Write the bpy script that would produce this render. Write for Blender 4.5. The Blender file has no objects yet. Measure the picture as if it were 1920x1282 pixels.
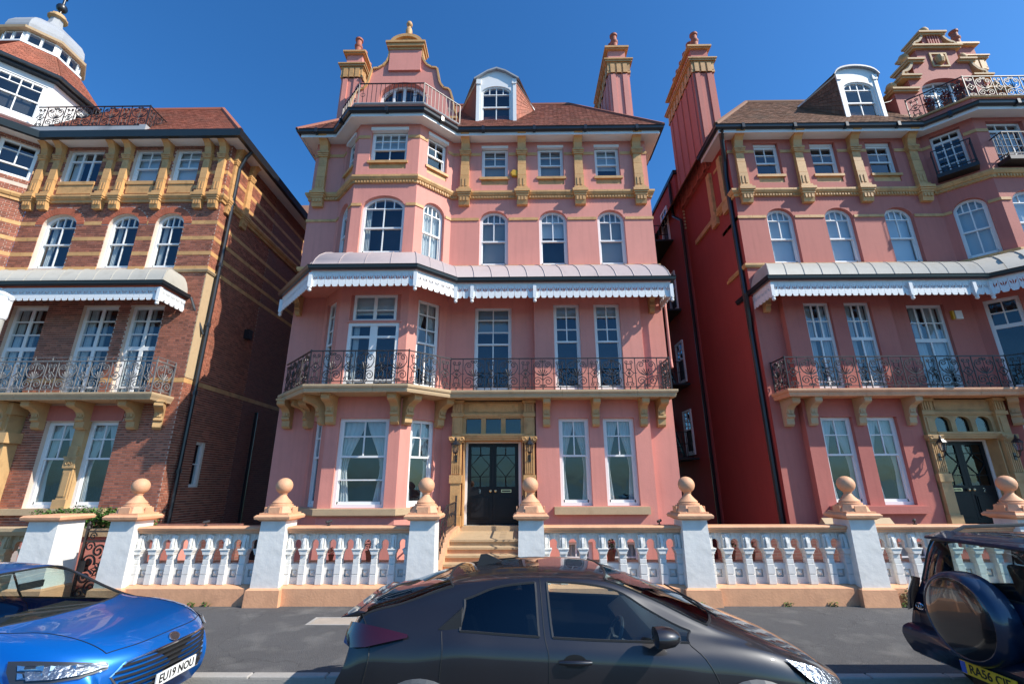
import bpy, bmesh, math, random
from mathutils import Vector, Matrix
from mathutils.geometry import tessellate_polygon
random.seed(7)
SC = bpy.context.scene
COL = SC.collection
# ------------------------------------------------------------------ camera, sky, sun, exposure
CAM_H, PITCH, ROLL, YAW, FPX = 2.25, 0.2995, -0.00314, -0.01112, 862.0
cd = bpy.data.cameras.new('camera'); cam = bpy.data.objects.new('camera', cd); COL.objects.link(cam); SC.camera = cam
fw0 = Vector((math.sin(YAW), math.cos(YAW), 0)); rt0 = Vector((math.cos(YAW), -math.sin(YAW), 0))
fw = fw0*math.cos(PITCH) + Vector((0, 0, math.sin(PITCH)))
up0 = -fw0*math.sin(PITCH) + Vector((0, 0, math.cos(PITCH)))
rt = rt0*math.cos(ROLL) + up0*math.sin(ROLL); up = up0*math.cos(ROLL) - rt0*math.sin(ROLL)
cam.matrix_world = Matrix(((rt.x, up.x, -fw.x, 0), (rt.y, up.y, -fw.y, 0), (rt.z, up.z, -fw.z, CAM_H), (0, 0, 0, 1)))
cd.sensor_width = 36.0; cd.lens = FPX/1920*36.0; cd.clip_start = 0.05; cd.clip_end = 20000
SUN = Vector((2.5, -1.0, 2.35)).normalized()
w = bpy.data.worlds.new('World'); SC.world = w; w.use_nodes = True
nt = w.node_tree; nt.nodes.clear()
sky = nt.nodes.new('ShaderNodeTexSky'); sky.sky_type = 'NISHITA'; sky.sun_disc = False
sky.sun_elevation = math.asin(SUN.z); sky.sun_rotation = math.atan2(SUN.x, SUN.y)
sky.altitude = 0; sky.air_density = 1.0; sky.dust_density = 0.8; sky.ozone_density = 3.0
hs = nt.nodes.new('ShaderNodeHueSaturation'); hs.inputs['Saturation'].default_value = 1.22
bgn = nt.nodes.new('ShaderNodeBackground'); bgn.inputs['Strength'].default_value = 0.15
wo = nt.nodes.new('ShaderNodeOutputWorld')
tn = nt.nodes.new('ShaderNodeMix'); tn.data_type = 'RGBA'; tn.blend_type = 'MULTIPLY'; tn.inputs[0].default_value = 1.0; tn.inputs[7].default_value = (0.52, 0.84, 1.03, 1)
nt.links.new(sky.outputs[0], hs.inputs['Color']); nt.links.new(hs.outputs[0], tn.inputs[6]); nt.links.new(tn.outputs[2], bgn.inputs['Color']); nt.links.new(bgn.outputs[0], wo.inputs['Surface'])
sd = bpy.data.lights.new('sun', 'SUN'); sd.energy = 5.0; sd.angle = math.radians(0.5); sd.color = (1.0, 0.93, 0.83)
so = bpy.data.objects.new('sun', sd); COL.objects.link(so); so.location = (30, -15, 40)
so.rotation_euler = (-SUN).to_track_quat('-Z', 'Y').to_euler()
vs = SC.view_settings; vs.view_transform = 'Standard'; vs.look = 'None'; vs.exposure = 0.43; vs.gamma = 1.0; vs.use_curve_mapping = False
SC.render.engine = 'CYCLES'
# ------------------------------------------------------------------ materials
def srgb(r, g, b):
    f = lambda c: (c/255/12.92) if c/255 <= 0.04045 else ((c/255+0.055)/1.055)**2.4
    return (f(r), f(g), f(b), 1)
M = {}
def mat(name, col, rough=0.6, var=0.12, scale=3.0, bump=0.0, bscale=60.0, metal=0.0, island=0.0, objr=0.0, streak=0.0, dirt=None, dirt_amt=0.0, dirt_scale=1.2, coat=0.0, spec=0.5):
    m = bpy.data.materials.new(name); m.use_nodes = True; M[name] = m
    n = m.node_tree.nodes; L = m.node_tree.links; b = n['Principled BSDF']
    b.inputs['Roughness'].default_value = rough; b.inputs['Metallic'].default_value = metal
    b.inputs['Specular IOR Level'].default_value = spec
    if coat: b.inputs['Coat Weight'].default_value = coat; b.inputs['Coat Roughness'].default_value = 0.03
    tc = n.new('ShaderNodeTexCoord')
    c = n.new('ShaderNodeRGB'); c.outputs[0].default_value = (*col[:3], 1); cur = c.outputs[0]
    def mix(fac, a, bb, mode='MIX'):
        x = n.new('ShaderNodeMix'); x.data_type = 'RGBA'; x.blend_type = mode
        if isinstance(fac, float): x.inputs[0].default_value = fac
        else: L.new(fac, x.inputs[0])
        L.new(a, x.inputs[6])
        if isinstance(bb, tuple): x.inputs[7].default_value = bb
        else: L.new(bb, x.inputs[7])
        return x.outputs[2]
    def value_scale(src, lo, hi):
        r = n.new('ShaderNodeMapRange'); r.inputs[3].default_value = lo; r.inputs[4].default_value = hi; L.new(src, r.inputs[0])
        h = n.new('ShaderNodeHueSaturation'); L.new(r.outputs[0], h.inputs['Value']); L.new(cur, h.inputs['Color']); return h.outputs[0]
    def noise(sc, det=4.0, vec=None):
        t = n.new('ShaderNodeTexNoise'); t.inputs['Scale'].default_value = sc; t.inputs['Detail'].default_value = det
        L.new(vec if vec else tc.outputs['Object'], t.inputs['Vector']); return t.outputs['Fac']
    if var:
        cur = value_scale(noise(scale, 5), 1-var*1.6, 1+var*1.6)
        cur = value_scale(noise(scale*9, 3), 1-var*0.7, 1+var*0.7)
    if island:
        g = n.new('ShaderNodeNewGeometry'); cur = value_scale(g.outputs['Random Per Island'], 1-island, 1+island)
    if objr:
        g = n.new('ShaderNodeObjectInfo'); cur = value_scale(g.outputs['Random'], 1-objr, 1+objr)
    if streak:
        mp = n.new('ShaderNodeMapping'); mp.inputs['Scale'].default_value = (5, 5, 0.35); L.new(tc.outputs['Object'], mp.inputs[0])
        s = noise(1.6, 4, mp.outputs[0]); r = n.new('ShaderNodeMapRange'); r.inputs[1].default_value = 0.48; r.inputs[2].default_value = 0.75; r.inputs[4].default_value = streak; L.new(s, r.inputs[0])
        cur = mix(r.outputs[0], cur, (col[0]*0.55, col[1]*0.5, col[2]*0.48, 1))
    if dirt:
        s = noise(dirt_scale, 6); r = n.new('ShaderNodeMapRange'); r.inputs[1].default_value = 0.52; r.inputs[2].default_value = 0.72; r.inputs[4].default_value = dirt_amt; L.new(s, r.inputs[0])
        cur = mix(r.outputs[0], cur, (*dirt[:3], 1))
    L.new(cur, b.inputs['Base Color'])
    if bump:
        bp = n.new('ShaderNodeBump'); bp.inputs['Strength'].default_value = bump; bp.inputs['Distance'].default_value = 0.02
        L.new(noise(bscale, 6), bp.inputs['Height']); L.new(bp.outputs[0], b.inputs['Normal'])
    return m
mat('pink', (0.68, 0.268, 0.212), 0.75, 0.06, 0.7, 0.16, 25, streak=0.20, dirt=(0.50, 0.20, 0.17), dirt_amt=0.5, dirt_scale=0.45)
mat('rose', (0.50, 0.157, 0.122), 0.75, 0.06, 0.7, 0.18, 25, streak=0.22, dirt=(0.36, 0.10, 0.085), dirt_amt=0.5, dirt_scale=0.45)
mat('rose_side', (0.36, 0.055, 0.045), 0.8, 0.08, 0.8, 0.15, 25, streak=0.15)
mat('terracotta', (0.60, 0.335, 0.130), 0.6, 0.15, 2.5, 0.25, 40, objr=0.10, dirt=(0.20, 0.11, 0.035), dirt_amt=0.45, dirt_scale=4)
mat('buffstone', (0.52, 0.33, 0.15), 0.7, 0.1, 2.5, 0.2, 40, dirt=(0.22, 0.13, 0.06), dirt_amt=0.4, dirt_scale=3)
mat('sandstone', (0.50, 0.36, 0.21), 0.75, 0.1, 3.0, 0.25, 50, dirt=(0.26, 0.18, 0.10), dirt_amt=0.4, dirt_scale=3)
mat('peach', (0.70, 0.37, 0.205), 0.65, 0.08, 2.0, 0.2, 30, streak=0.25, dirt=(0.42, 0.22, 0.13), dirt_amt=0.45, dirt_scale=2.6)
mat('white', (0.78, 0.78, 0.76), 0.5, 0.02, 2.0, 0.0)
mat('fretwhite', (0.76, 0.78, 0.78), 0.55, 0.05, 2.0, 0.0, dirt=(0.45, 0.33, 0.2), dirt_amt=0.25, dirt_scale=3)
mat('pierwhite', (0.74, 0.725, 0.68), 0.6, 0.05, 2.0, 0.35, 9, streak=0.09, dirt=(0.52, 0.50, 0.45), dirt_amt=0.35, dirt_scale=3.5)
mat('black_metal', (0.016, 0.017, 0.02), 0.35, 0.1, 8, spec=0.6)
mat('iron', (0.022, 0.018, 0.018), 0.45, 0.15, 12)
mat('iron_grey', (0.16, 0.16, 0.16), 0.5, 0.2, 12, dirt=(0.3, 0.28, 0.25), dirt_amt=0.6, dirt_scale=5)
mat('gutter', (0.02, 0.024, 0.03), 0.3, 0.1, 5)
mat('lead_pink', (0.42, 0.345, 0.335), 0.5, 0.06, 2.0, 0.05, 12, dirt=(0.30, 0.24, 0.235), dirt_amt=0.4, dirt_scale=2)
mat('lead_cream', (0.42, 0.40, 0.35), 0.5, 0.07, 2.0, 0.05, 12, dirt=(0.28, 0.26, 0.22), dirt_amt=0.5, dirt_scale=2)
mat('lead_grey', (0.36, 0.37, 0.38), 0.45, 0.10, 2.0, 0.08, 12, dirt=(0.16, 0.15, 0.15), dirt_amt=0.6, dirt_scale=1.5)
mat('tile_red', (0.25, 0.082, 0.050), 0.75, 0.08, 1.2, 0.0, island=0.28, dirt=(0.13, 0.075, 0.04), dirt_amt=0.5, dirt_scale=1.2)
mat('tile_orange', (0.36, 0.115, 0.065), 0.75, 0.08, 1.2, 0.0, island=0.2, dirt=(0.20, 0.085, 0.05), dirt_amt=0.5, dirt_scale=0.9)
mat('tile_brown', (0.21, 0.10, 0.055), 0.8, 0.08, 1.2, 0.0, island=0.28, dirt=(0.11, 0.08, 0.05), dirt_amt=0.5, dirt_scale=1.2)
mat('brick', (0.35, 0.120, 0.070), 0.8, 0.10, 2.0, 0.15, 90, island=0.34, objr=0.18, dirt=(0.20, 0.085, 0.06), dirt_amt=0.5, dirt_scale=0.8)
mat('brick_arch', (0.44, 0.12, 0.06), 0.8, 0.10, 2.0, 0.15, 90, island=0.2)
mat('mortar', (0.60, 0.48, 0.39), 0.9, 0.12, 2.0, 0.2, 60)
mat('pot', (0.38, 0.11, 0.06), 0.7, 0.12, 5.0)
mat('room', (0.045, 0.045, 0.05), 0.9, 0.2, 2.0)
mat('curtain', (0.62, 0.62, 0.60), 0.9, 0.05, 6.0)
mat('blind', (0.40, 0.46, 0.50), 0.8, 0.04, 3.0)
mat('shade', (0.55, 0.60, 0.62), 0.85, 0.03, 3.0)
mat('doorblack', (0.010, 0.011, 0.014), 0.38, 0.1, 6.0, spec=0.25)
mat('gloss_black', (0.010, 0.011, 0.013), 0.2, 0.1, 6.0, coat=1.0)
mat('brass', (0.70, 0.58, 0.36), 0.3, 0.05, 8.0, metal=1.0)
mat('steel', (0.60, 0.60, 0.60), 0.25, 0.05, 8.0, metal=1.0)
mat('alarm_yellow', (0.62, 0.35, 0.03), 0.4, 0.02, 3.0)
mat('asphalt', (0.055, 0.056, 0.060), 0.9, 0.10, 0.6, 0.5, 160)
mat('tarmac', (0.080, 0.079, 0.080), 0.9, 0.16, 1.1, 0.7, 90, dirt=(0.17, 0.165, 0.155), dirt_amt=0.6, dirt_scale=2.3)
mat('kerb', (0.36, 0.34, 0.31), 0.85, 0.12, 4.0, 0.3, 60)
mat('concrete', (0.38, 0.32, 0.26), 0.85, 0.14, 4.0, 0.3, 60)
mat('grass', (0.06, 0.13, 0.025), 0.8, 0.2, 6.0, island=0.4)
mat('leaf', (0.065, 0.15, 0.025), 0.55, 0.1, 6.0, island=0.45)
mat('leaf_dry', (0.20, 0.17, 0.06), 0.7, 0.1, 6.0, island=0.4)
mat('leaf_dark', (0.035, 0.02, 0.028), 0.5, 0.1, 6.0, island=0.4)
mat('petal_red', (0.60, 0.02, 0.03), 0.5, 0.05, 6.0, island=0.35)
mat('petal_pink', (0.68, 0.12, 0.14), 0.5, 0.05, 6.0, island=0.35)
mat('rubber', (0.018, 0.018, 0.019), 0.7, 0.1, 10)
mat('plastic', (0.022, 0.023, 0.025), 0.5, 0.1, 10)
mat('plastic_grey', (0.07, 0.075, 0.08), 0.5, 0.1, 10)
mat('seat', (0.03, 0.03, 0.033), 0.85, 0.1, 8)
mat('alloy', (0.45, 0.45, 0.46), 0.3, 0.05, 8, metal=0.9)
mat('chrome', (0.75, 0.75, 0.76), 0.08, 0.0, 8, metal=1.0)
mat('lamp_silver', (0.34, 0.36, 0.39), 0.25, 0.5, 16, 1.0, 22, metal=0.85)
mat('plate_white', (0.80, 0.80, 0.78), 0.4, 0.02, 8)
mat('plate_yellow', (0.80, 0.55, 0.03), 0.4, 0.02, 8)
mat('ink', (0.01, 0.01, 0.01), 0.5, 0.0, 8)
mat('eu_blue', (0.02, 0.12, 0.55), 0.4, 0.0, 8)
def paint(name, col, metal=0.35, rough=0.35):
    m = bpy.data.materials.new(name); m.use_nodes = True; M[name] = m
    b = m.node_tree.nodes['Principled BSDF']; n = m.node_tree.nodes; L = m.node_tree.links
    b.inputs['Base Color'].default_value = (*col, 1); b.inputs['Metallic'].default_value = metal; b.inputs['Roughness'].default_value = rough
    b.inputs['Coat Weight'].default_value = 1.0; b.inputs['Coat Roughness'].default_value = 0.02; b.inputs['Coat IOR'].default_value = 1.5
    tc = n.new('ShaderNodeTexCoord'); t = n.new('ShaderNodeTexNoise'); t.inputs['Scale'].default_value = 3.0; t.inputs['Detail'].default_value = 8
    L.new(tc.outputs['Object'], t.inputs['Vector'])
    r = n.new('ShaderNodeMapRange'); r.inputs[3].default_value = rough-0.06; r.inputs[4].default_value = rough+0.10; L.new(t.outputs['Fac'], r.inputs[0]); L.new(r.outputs[0], b.inputs['Roughness'])
    return m
paint('paint_grey', (0.011, 0.0095, 0.012), 0.25, 0.42)
paint('paint_blue', (0.0, 0.13, 0.50), 0.45, 0.33)
paint('paint_navy', (0.008, 0.022, 0.055), 0.4, 0.35)
def glassmat(name, tint, ior=1.6, rough=0.0, wavy=0.0):
    m = bpy.data.materials.new(name); m.use_nodes = True; M[name] = m
    n = m.node_tree.nodes; L = m.node_tree.links; n.remove(n['Principled BSDF']); out = n['Material Output']
    tr = n.new('ShaderNodeBsdfTransparent'); tr.inputs[0].default_value = (*tint, 1)
    gl = n.new('ShaderNodeBsdfGlossy'); gl.inputs['Roughness'].default_value = rough; gl.inputs[0].default_value = (0.82, 0.91, 1, 1)
    fr = n.new('ShaderNodeFresnel'); ge = n.new('ShaderNodeNewGeometry'); mr = n.new('ShaderNodeMapRange'); mr.inputs[3].default_value = ior; mr.inputs[4].default_value = 1/ior
    L.new(ge.outputs['Backfacing'], mr.inputs[0]); L.new(mr.outputs[0], fr.inputs[0])
    mx = n.new('ShaderNodeMixShader'); L.new(fr.outputs[0], mx.inputs[0]); L.new(tr.outputs[0], mx.inputs[1]); L.new(gl.outputs[0], mx.inputs[2]); L.new(mx.outputs[0], out.inputs[0])
    if wavy:
        tc = n.new('ShaderNodeTexCoord'); t = n.new('ShaderNodeTexNoise'); t.inputs['Scale'].default_value = 1.6; L.new(tc.outputs['Object'], t.inputs['Vector'])
        bp = n.new('ShaderNodeBump'); bp.inputs['Strength'].default_value = wavy; bp.inputs['Distance'].default_value = 0.02
        L.new(t.outputs['Fac'], bp.inputs['Height']); L.new(bp.outputs[0], gl.inputs['Normal']); L.new(bp.outputs[0], fr.inputs['Normal'])
glassmat('glass', (0.80, 0.86, 0.88), 1.75, 0.0, 0.25)
glassmat('glass_frost', (0.45, 0.5, 0.52), 1.7, 0.15, 0.3)
glassmat('car_glass', (0.76, 0.86, 0.84), 1.55)
glassmat('car_glass_dark', (0.10, 0.13, 0.15), 1.6)
glassmat('lamp_glass', (0.92, 0.94, 0.95), 1.5)
m = mat('tail_red', (0.035, 0.001, 0.003), 0.15, 0.0, coat=1.0)
# ------------------------------------------------------------------ mesh helpers
class Thing:
    pass
CUR = Thing(); CUR.org = Vector((0, 0, 0)); CUR.mir = None
def link(o, parent=None):
    COL.objects.link(o)
    if parent is not None: o.parent = parent
    return o
def thing(name, label, cat, loc, group=None):
    o = bpy.data.objects.new(name, None); COL.objects.link(o); o.location = loc; o.empty_display_size = 0.3
    o['label'] = label; o['category'] = cat
    if group: o['group'] = group
    CUR.org = Vector(loc); return o
def tag(o, label, cat, group=None):
    o['label'] = label; o['category'] = cat
    if group: o['group'] = group
    return o
class Fr:
    """vertical wall frame: u along, d inward, z up"""
    def __init__(s, p0, p1):
        s.p0 = Vector((p0[0], p0[1])); v = Vector((p1[0], p1[1]))-s.p0; s.L = v.length; s.e = v.normalized(); s.n = Vector((-s.e.y, s.e.x))
    def __call__(s, u, d, z):
        q = s.p0+s.e*u+s.n*d; return (q.x, q.y, z)
WORLD = lambda x, y, z: (x, y, z)
class MB:
    def __init__(s, fr=WORLD): s.v = []; s.f = []; s.fr = fr
    def P(s, a, b, c): s.v.append(s.fr(a, b, c)); return len(s.v)-1
    def face(s, pts): s.f.append([s.P(*p) for p in pts]); return s
    def box(s, x0, x1, y0, y1, z0, z1):
        i = [s.P(x, y, z) for z in (z0, z1) for y in (y0, y1) for x in (x0, x1)]
        for q in ((0, 2, 3, 1), (4, 5, 7, 6), (0, 1, 5, 4), (2, 6, 7, 3), (0, 4, 6, 2), (1, 3, 7, 5)): s.f.append([i[k] for k in q])
        return s
    def prism(s, poly, d0, d1, axis='y', holes=()):
        """poly in (a,c); extruded along d. axis y: (a,d,c); x: (d,a,c); z: (a,c,d)"""
        mk = {'y': lambda a, c, d: (a, d, c), 'x': lambda a, c, d: (d, a, c), 'z': lambda a, c, d: (a, c, d)}[axis]
        loops = [list(poly)]+[list(h) for h in holes]
        flat = [p for l in loops for p in l]; n = len(flat)
        A = [s.P(*mk(p[0], p[1], d0)) for p in flat]; B = [s.P(*mk(p[0], p[1], d1)) for p in flat]
        if not holes and n <= 4: s.f.append(A[::-1]); s.f.append(B)
        else:
            for t in tessellate_polygon([[Vector((p[0], p[1], 0)) for p in l] for l in loops]):
                s.f.append([A[k] for k in t]); s.f.append([B[k] for k in t][::-1])
        k = 0
        for l in loops:
            m = len(l)
            for i in range(m): a, b = k+i, k+(i+1) % m; s.f.append([A[a], A[b], B[b], B[a]])
            k += m
        return s
    def tube(s, pts, r, n=4, closed=False, rot=0.0):
        pts = [Vector(s.fr(*p)) for p in pts]; m = len(pts); rings = []
        rr = r if isinstance(r, (list, tuple)) else [r]*m
        pn = None
        for i, p in enumerate(pts):
            a = pts[(i-1) % m] if (closed or i > 0) else p; b = pts[(i+1) % m] if (closed or i < m-1) else p
            t = (b-a).normalized() if (b-a).length > 1e-9 else Vector((0, 0, 1))
            if pn is None: pn = t.orthogonal().normalized() if abs(t.z) > 0.9 else Vector((0, 0, 1))
            x = t.cross(pn)
            x = x.normalized() if x.length > 1e-6 else t.orthogonal().normalized()
            y = x.cross(t).normalized(); pn = y
            ring = []
            for k in range(n):
                an = 2*math.pi*(k+0.5)/n+rot; q = p+x*math.cos(an)*rr[i]+y*math.sin(an)*rr[i]; s.v.append(tuple(q)); ring.append(len(s.v)-1)
            rings.append(ring)
        for i in range(m if closed else m-1):
            A, B = rings[i], rings[(i+1) % m]
            for k in range(n): s.f.append([A[k], A[(k+1) % n], B[(k+1) % n], B[k]])
        if not closed: s.f.append(rings[0][::-1]); s.f.append(rings[-1])
        return s
    def lathe(s, prof, c=(0, 0), n=16, phase=0.0):
        rings = []
        for r, z in prof: rings.append([s.P(c[0]+r*math.cos(2*math.pi*(k+phase)/n), c[1]+r*math.sin(2*math.pi*(k+phase)/n), z) for k in range(n)])
        for A, B in zip(rings, rings[1:]):
            for k in range(n): s.f.append([A[k], A[(k+1) % n], B[(k+1) % n], B[k]])
        s.f.append(rings[0][::-1]); s.f.append(rings[-1]); return s
    def frustum(s, cx, cy, z0, z1, hx0, hy0, hx1, hy1):
        A = [s.P(cx+a*hx0, cy+b*hy0, z0) for a, b in ((-1, -1), (1, -1), (1, 1), (-1, 1))]; B = [s.P(cx+a*hx1, cy+b*hy1, z1) for a, b in ((-1, -1), (1, -1), (1, 1), (-1, 1))]
        s.f.append(A[::-1]); s.f.append(B)
        for k in range(4): s.f.append([A[k], A[(k+1) % 4], B[(k+1) % 4], B[k]])
        return s
    def sweep(s, prof, path, closed=False, cap=True):
        """prof list of (outward offset, z); path of plan points; outward on the right-hand side"""
        n = len(path); cols = []
        for o, z in prof: cols.append([s.P(q[0], q[1], z) for q in offset(path, o, closed)])
        m = len(prof)
        for i in range(n if closed else n-1):
            j = (i+1) % n
            for k in range(m):
                k2 = (k+1) % m; s.f.append([cols[k][i], cols[k][j], cols[k2][j], cols[k2][i]])
        if cap and not closed:
            s.f.append([cols[k][0] for k in range(m)]); s.f.append([cols[k][-1] for k in range(m)][::-1])
        return s
    def mesh(s, name, mt, smooth=False, org=None, mir='cur', bev=0):
        me = bpy.data.meshes.new(name); vs_ = s.v; fs = s.f
        mi = CUR.mir if mir == 'cur' else mir
        if mi is not None: vs_ = [(2*mi-x, y, z) for x, y, z in vs_]; fs = [f[::-1] for f in fs]
        o = CUR.org if org is None else Vector(org)
        me.from_pydata([(x-o.x, y-o.y, z-o.z) for x, y, z in vs_], [], fs)
        bm = bmesh.new(); bm.from_mesh(me); bmesh.ops.recalc_face_normals(bm, faces=bm.faces)
        if bev: bmesh.ops.bevel(bm, geom=[e for e in bm.edges], offset=bev, segments=1, affect='EDGES', clamp_overlap=True)
        bm.to_mesh(me); bm.free()
        if smooth:
            for p in me.polygons: p.use_smooth = True
            me.set_sharp_from_angle(angle=math.radians(smooth if smooth is not True else 45))
        me.materials.append(M[mt]); return me
    def build(s, name, mt, parent=None, smooth=False, bev=0):
        if not s.v: return None
        if parent is None: CUR.org = Vector((0, 0, 0))
        return link(bpy.data.objects.new(name, s.mesh(name, mt, smooth, bev=bev)), parent)
def place(name, me, loc, parent=None, rz=0.0, scale=None, label=None):
    """instance of shared mesh (modelled about its own origin) at world loc, mirrored with the current house"""
    x, y, z = loc
    if CUR.mir is not None: x = 2*CUR.mir-x; rz = -rz
    o = bpy.data.objects.new(name, me); o.location = Vector((x, y, z))-(CUR.org if parent is not None else Vector((0, 0, 0))); o.rotation_euler = (0, 0, rz)
    if scale: o.scale = scale
    return link(o, parent)
def offset(path, d, closed=False):
    n = len(path); out = []
    P_ = [Vector((p[0], p[1])) for p in path]
    for i in range(n):
        ns = []
        if closed or i > 0: e = (P_[i]-P_[(i-1) % n]).normalized(); ns.append(Vector((e.y, -e.x)))
        if closed or i < n-1: e = (P_[(i+1) % n]-P_[i]).normalized(); ns.append(Vector((e.y, -e.x)))
        if len(ns) == 1: q = P_[i]+ns[0]*d
        else:
            b = ns[0]+ns[1]; q = P_[i]+b*(d/ (1+ns[0].dot(ns[1]))) if (1+ns[0].dot(ns[1])) > 1e-6 else P_[i]+ns[0]*d
        out.append((q.x, q.y))
    return out
def arch_pts(u0, u1, zs, rise, n=12):
    c, h = (u0+u1)/2, (u1-u0)/2
    return [(c-h*math.cos(math.pi*k/n), zs+rise*math.sin(math.pi*k/n)) for k in range(n+1)]
def wall(mb, fr, z0, z1, ops=(), L=None, u0=0.0, th=0.22):
    """ops: (u0,u1,za,zb,rise)"""
    L = fr.L if L is None else L; mb.fr = fr
    us = sorted({u0, L, *[o[0] for o in ops], *[o[1] for o in ops]}); zs = sorted({z0, z1, *[o[2] for o in ops], *[o[3] for o in ops]})
    for a, b in zip(us, us[1:]):
        for c, d in zip(zs, zs[1:]):
            if any(o[0]-1e-6 <= a and b <= o[1]+1e-6 and o[2]-1e-6 <= c and d <= o[3]+1e-6 for o in ops): continue
            mb.face([(a, 0, c), (b, 0, c), (b, 0, d), (a, 0, d)])
    for o in ops:
        a, b, c, d = o[:4]; rise = o[4] if len(o) > 4 else 0
        pts = [(a, c), (a, d-rise)]+(arch_pts(a, b, d-rise, rise)[1:-1] if rise else [])+[(b, d-rise), (b, c)]
        if rise:
            ar = arch_pts(a, b, d-rise, rise)
            for p, q in zip(ar, ar[1:]): mb.face([(p[0], 0, p[1]), (q[0], 0, q[1]), (q[0], 0, d), (p[0], 0, d)])
        n = len(pts)
        for i in range(n):
            p, q = pts[i], pts[(i+1) % n]; mb.face([(p[0], 0, p[1]), (q[0], 0, q[1]), (q[0], th, q[1]), (p[0], th, p[1])])
    return mb
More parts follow.
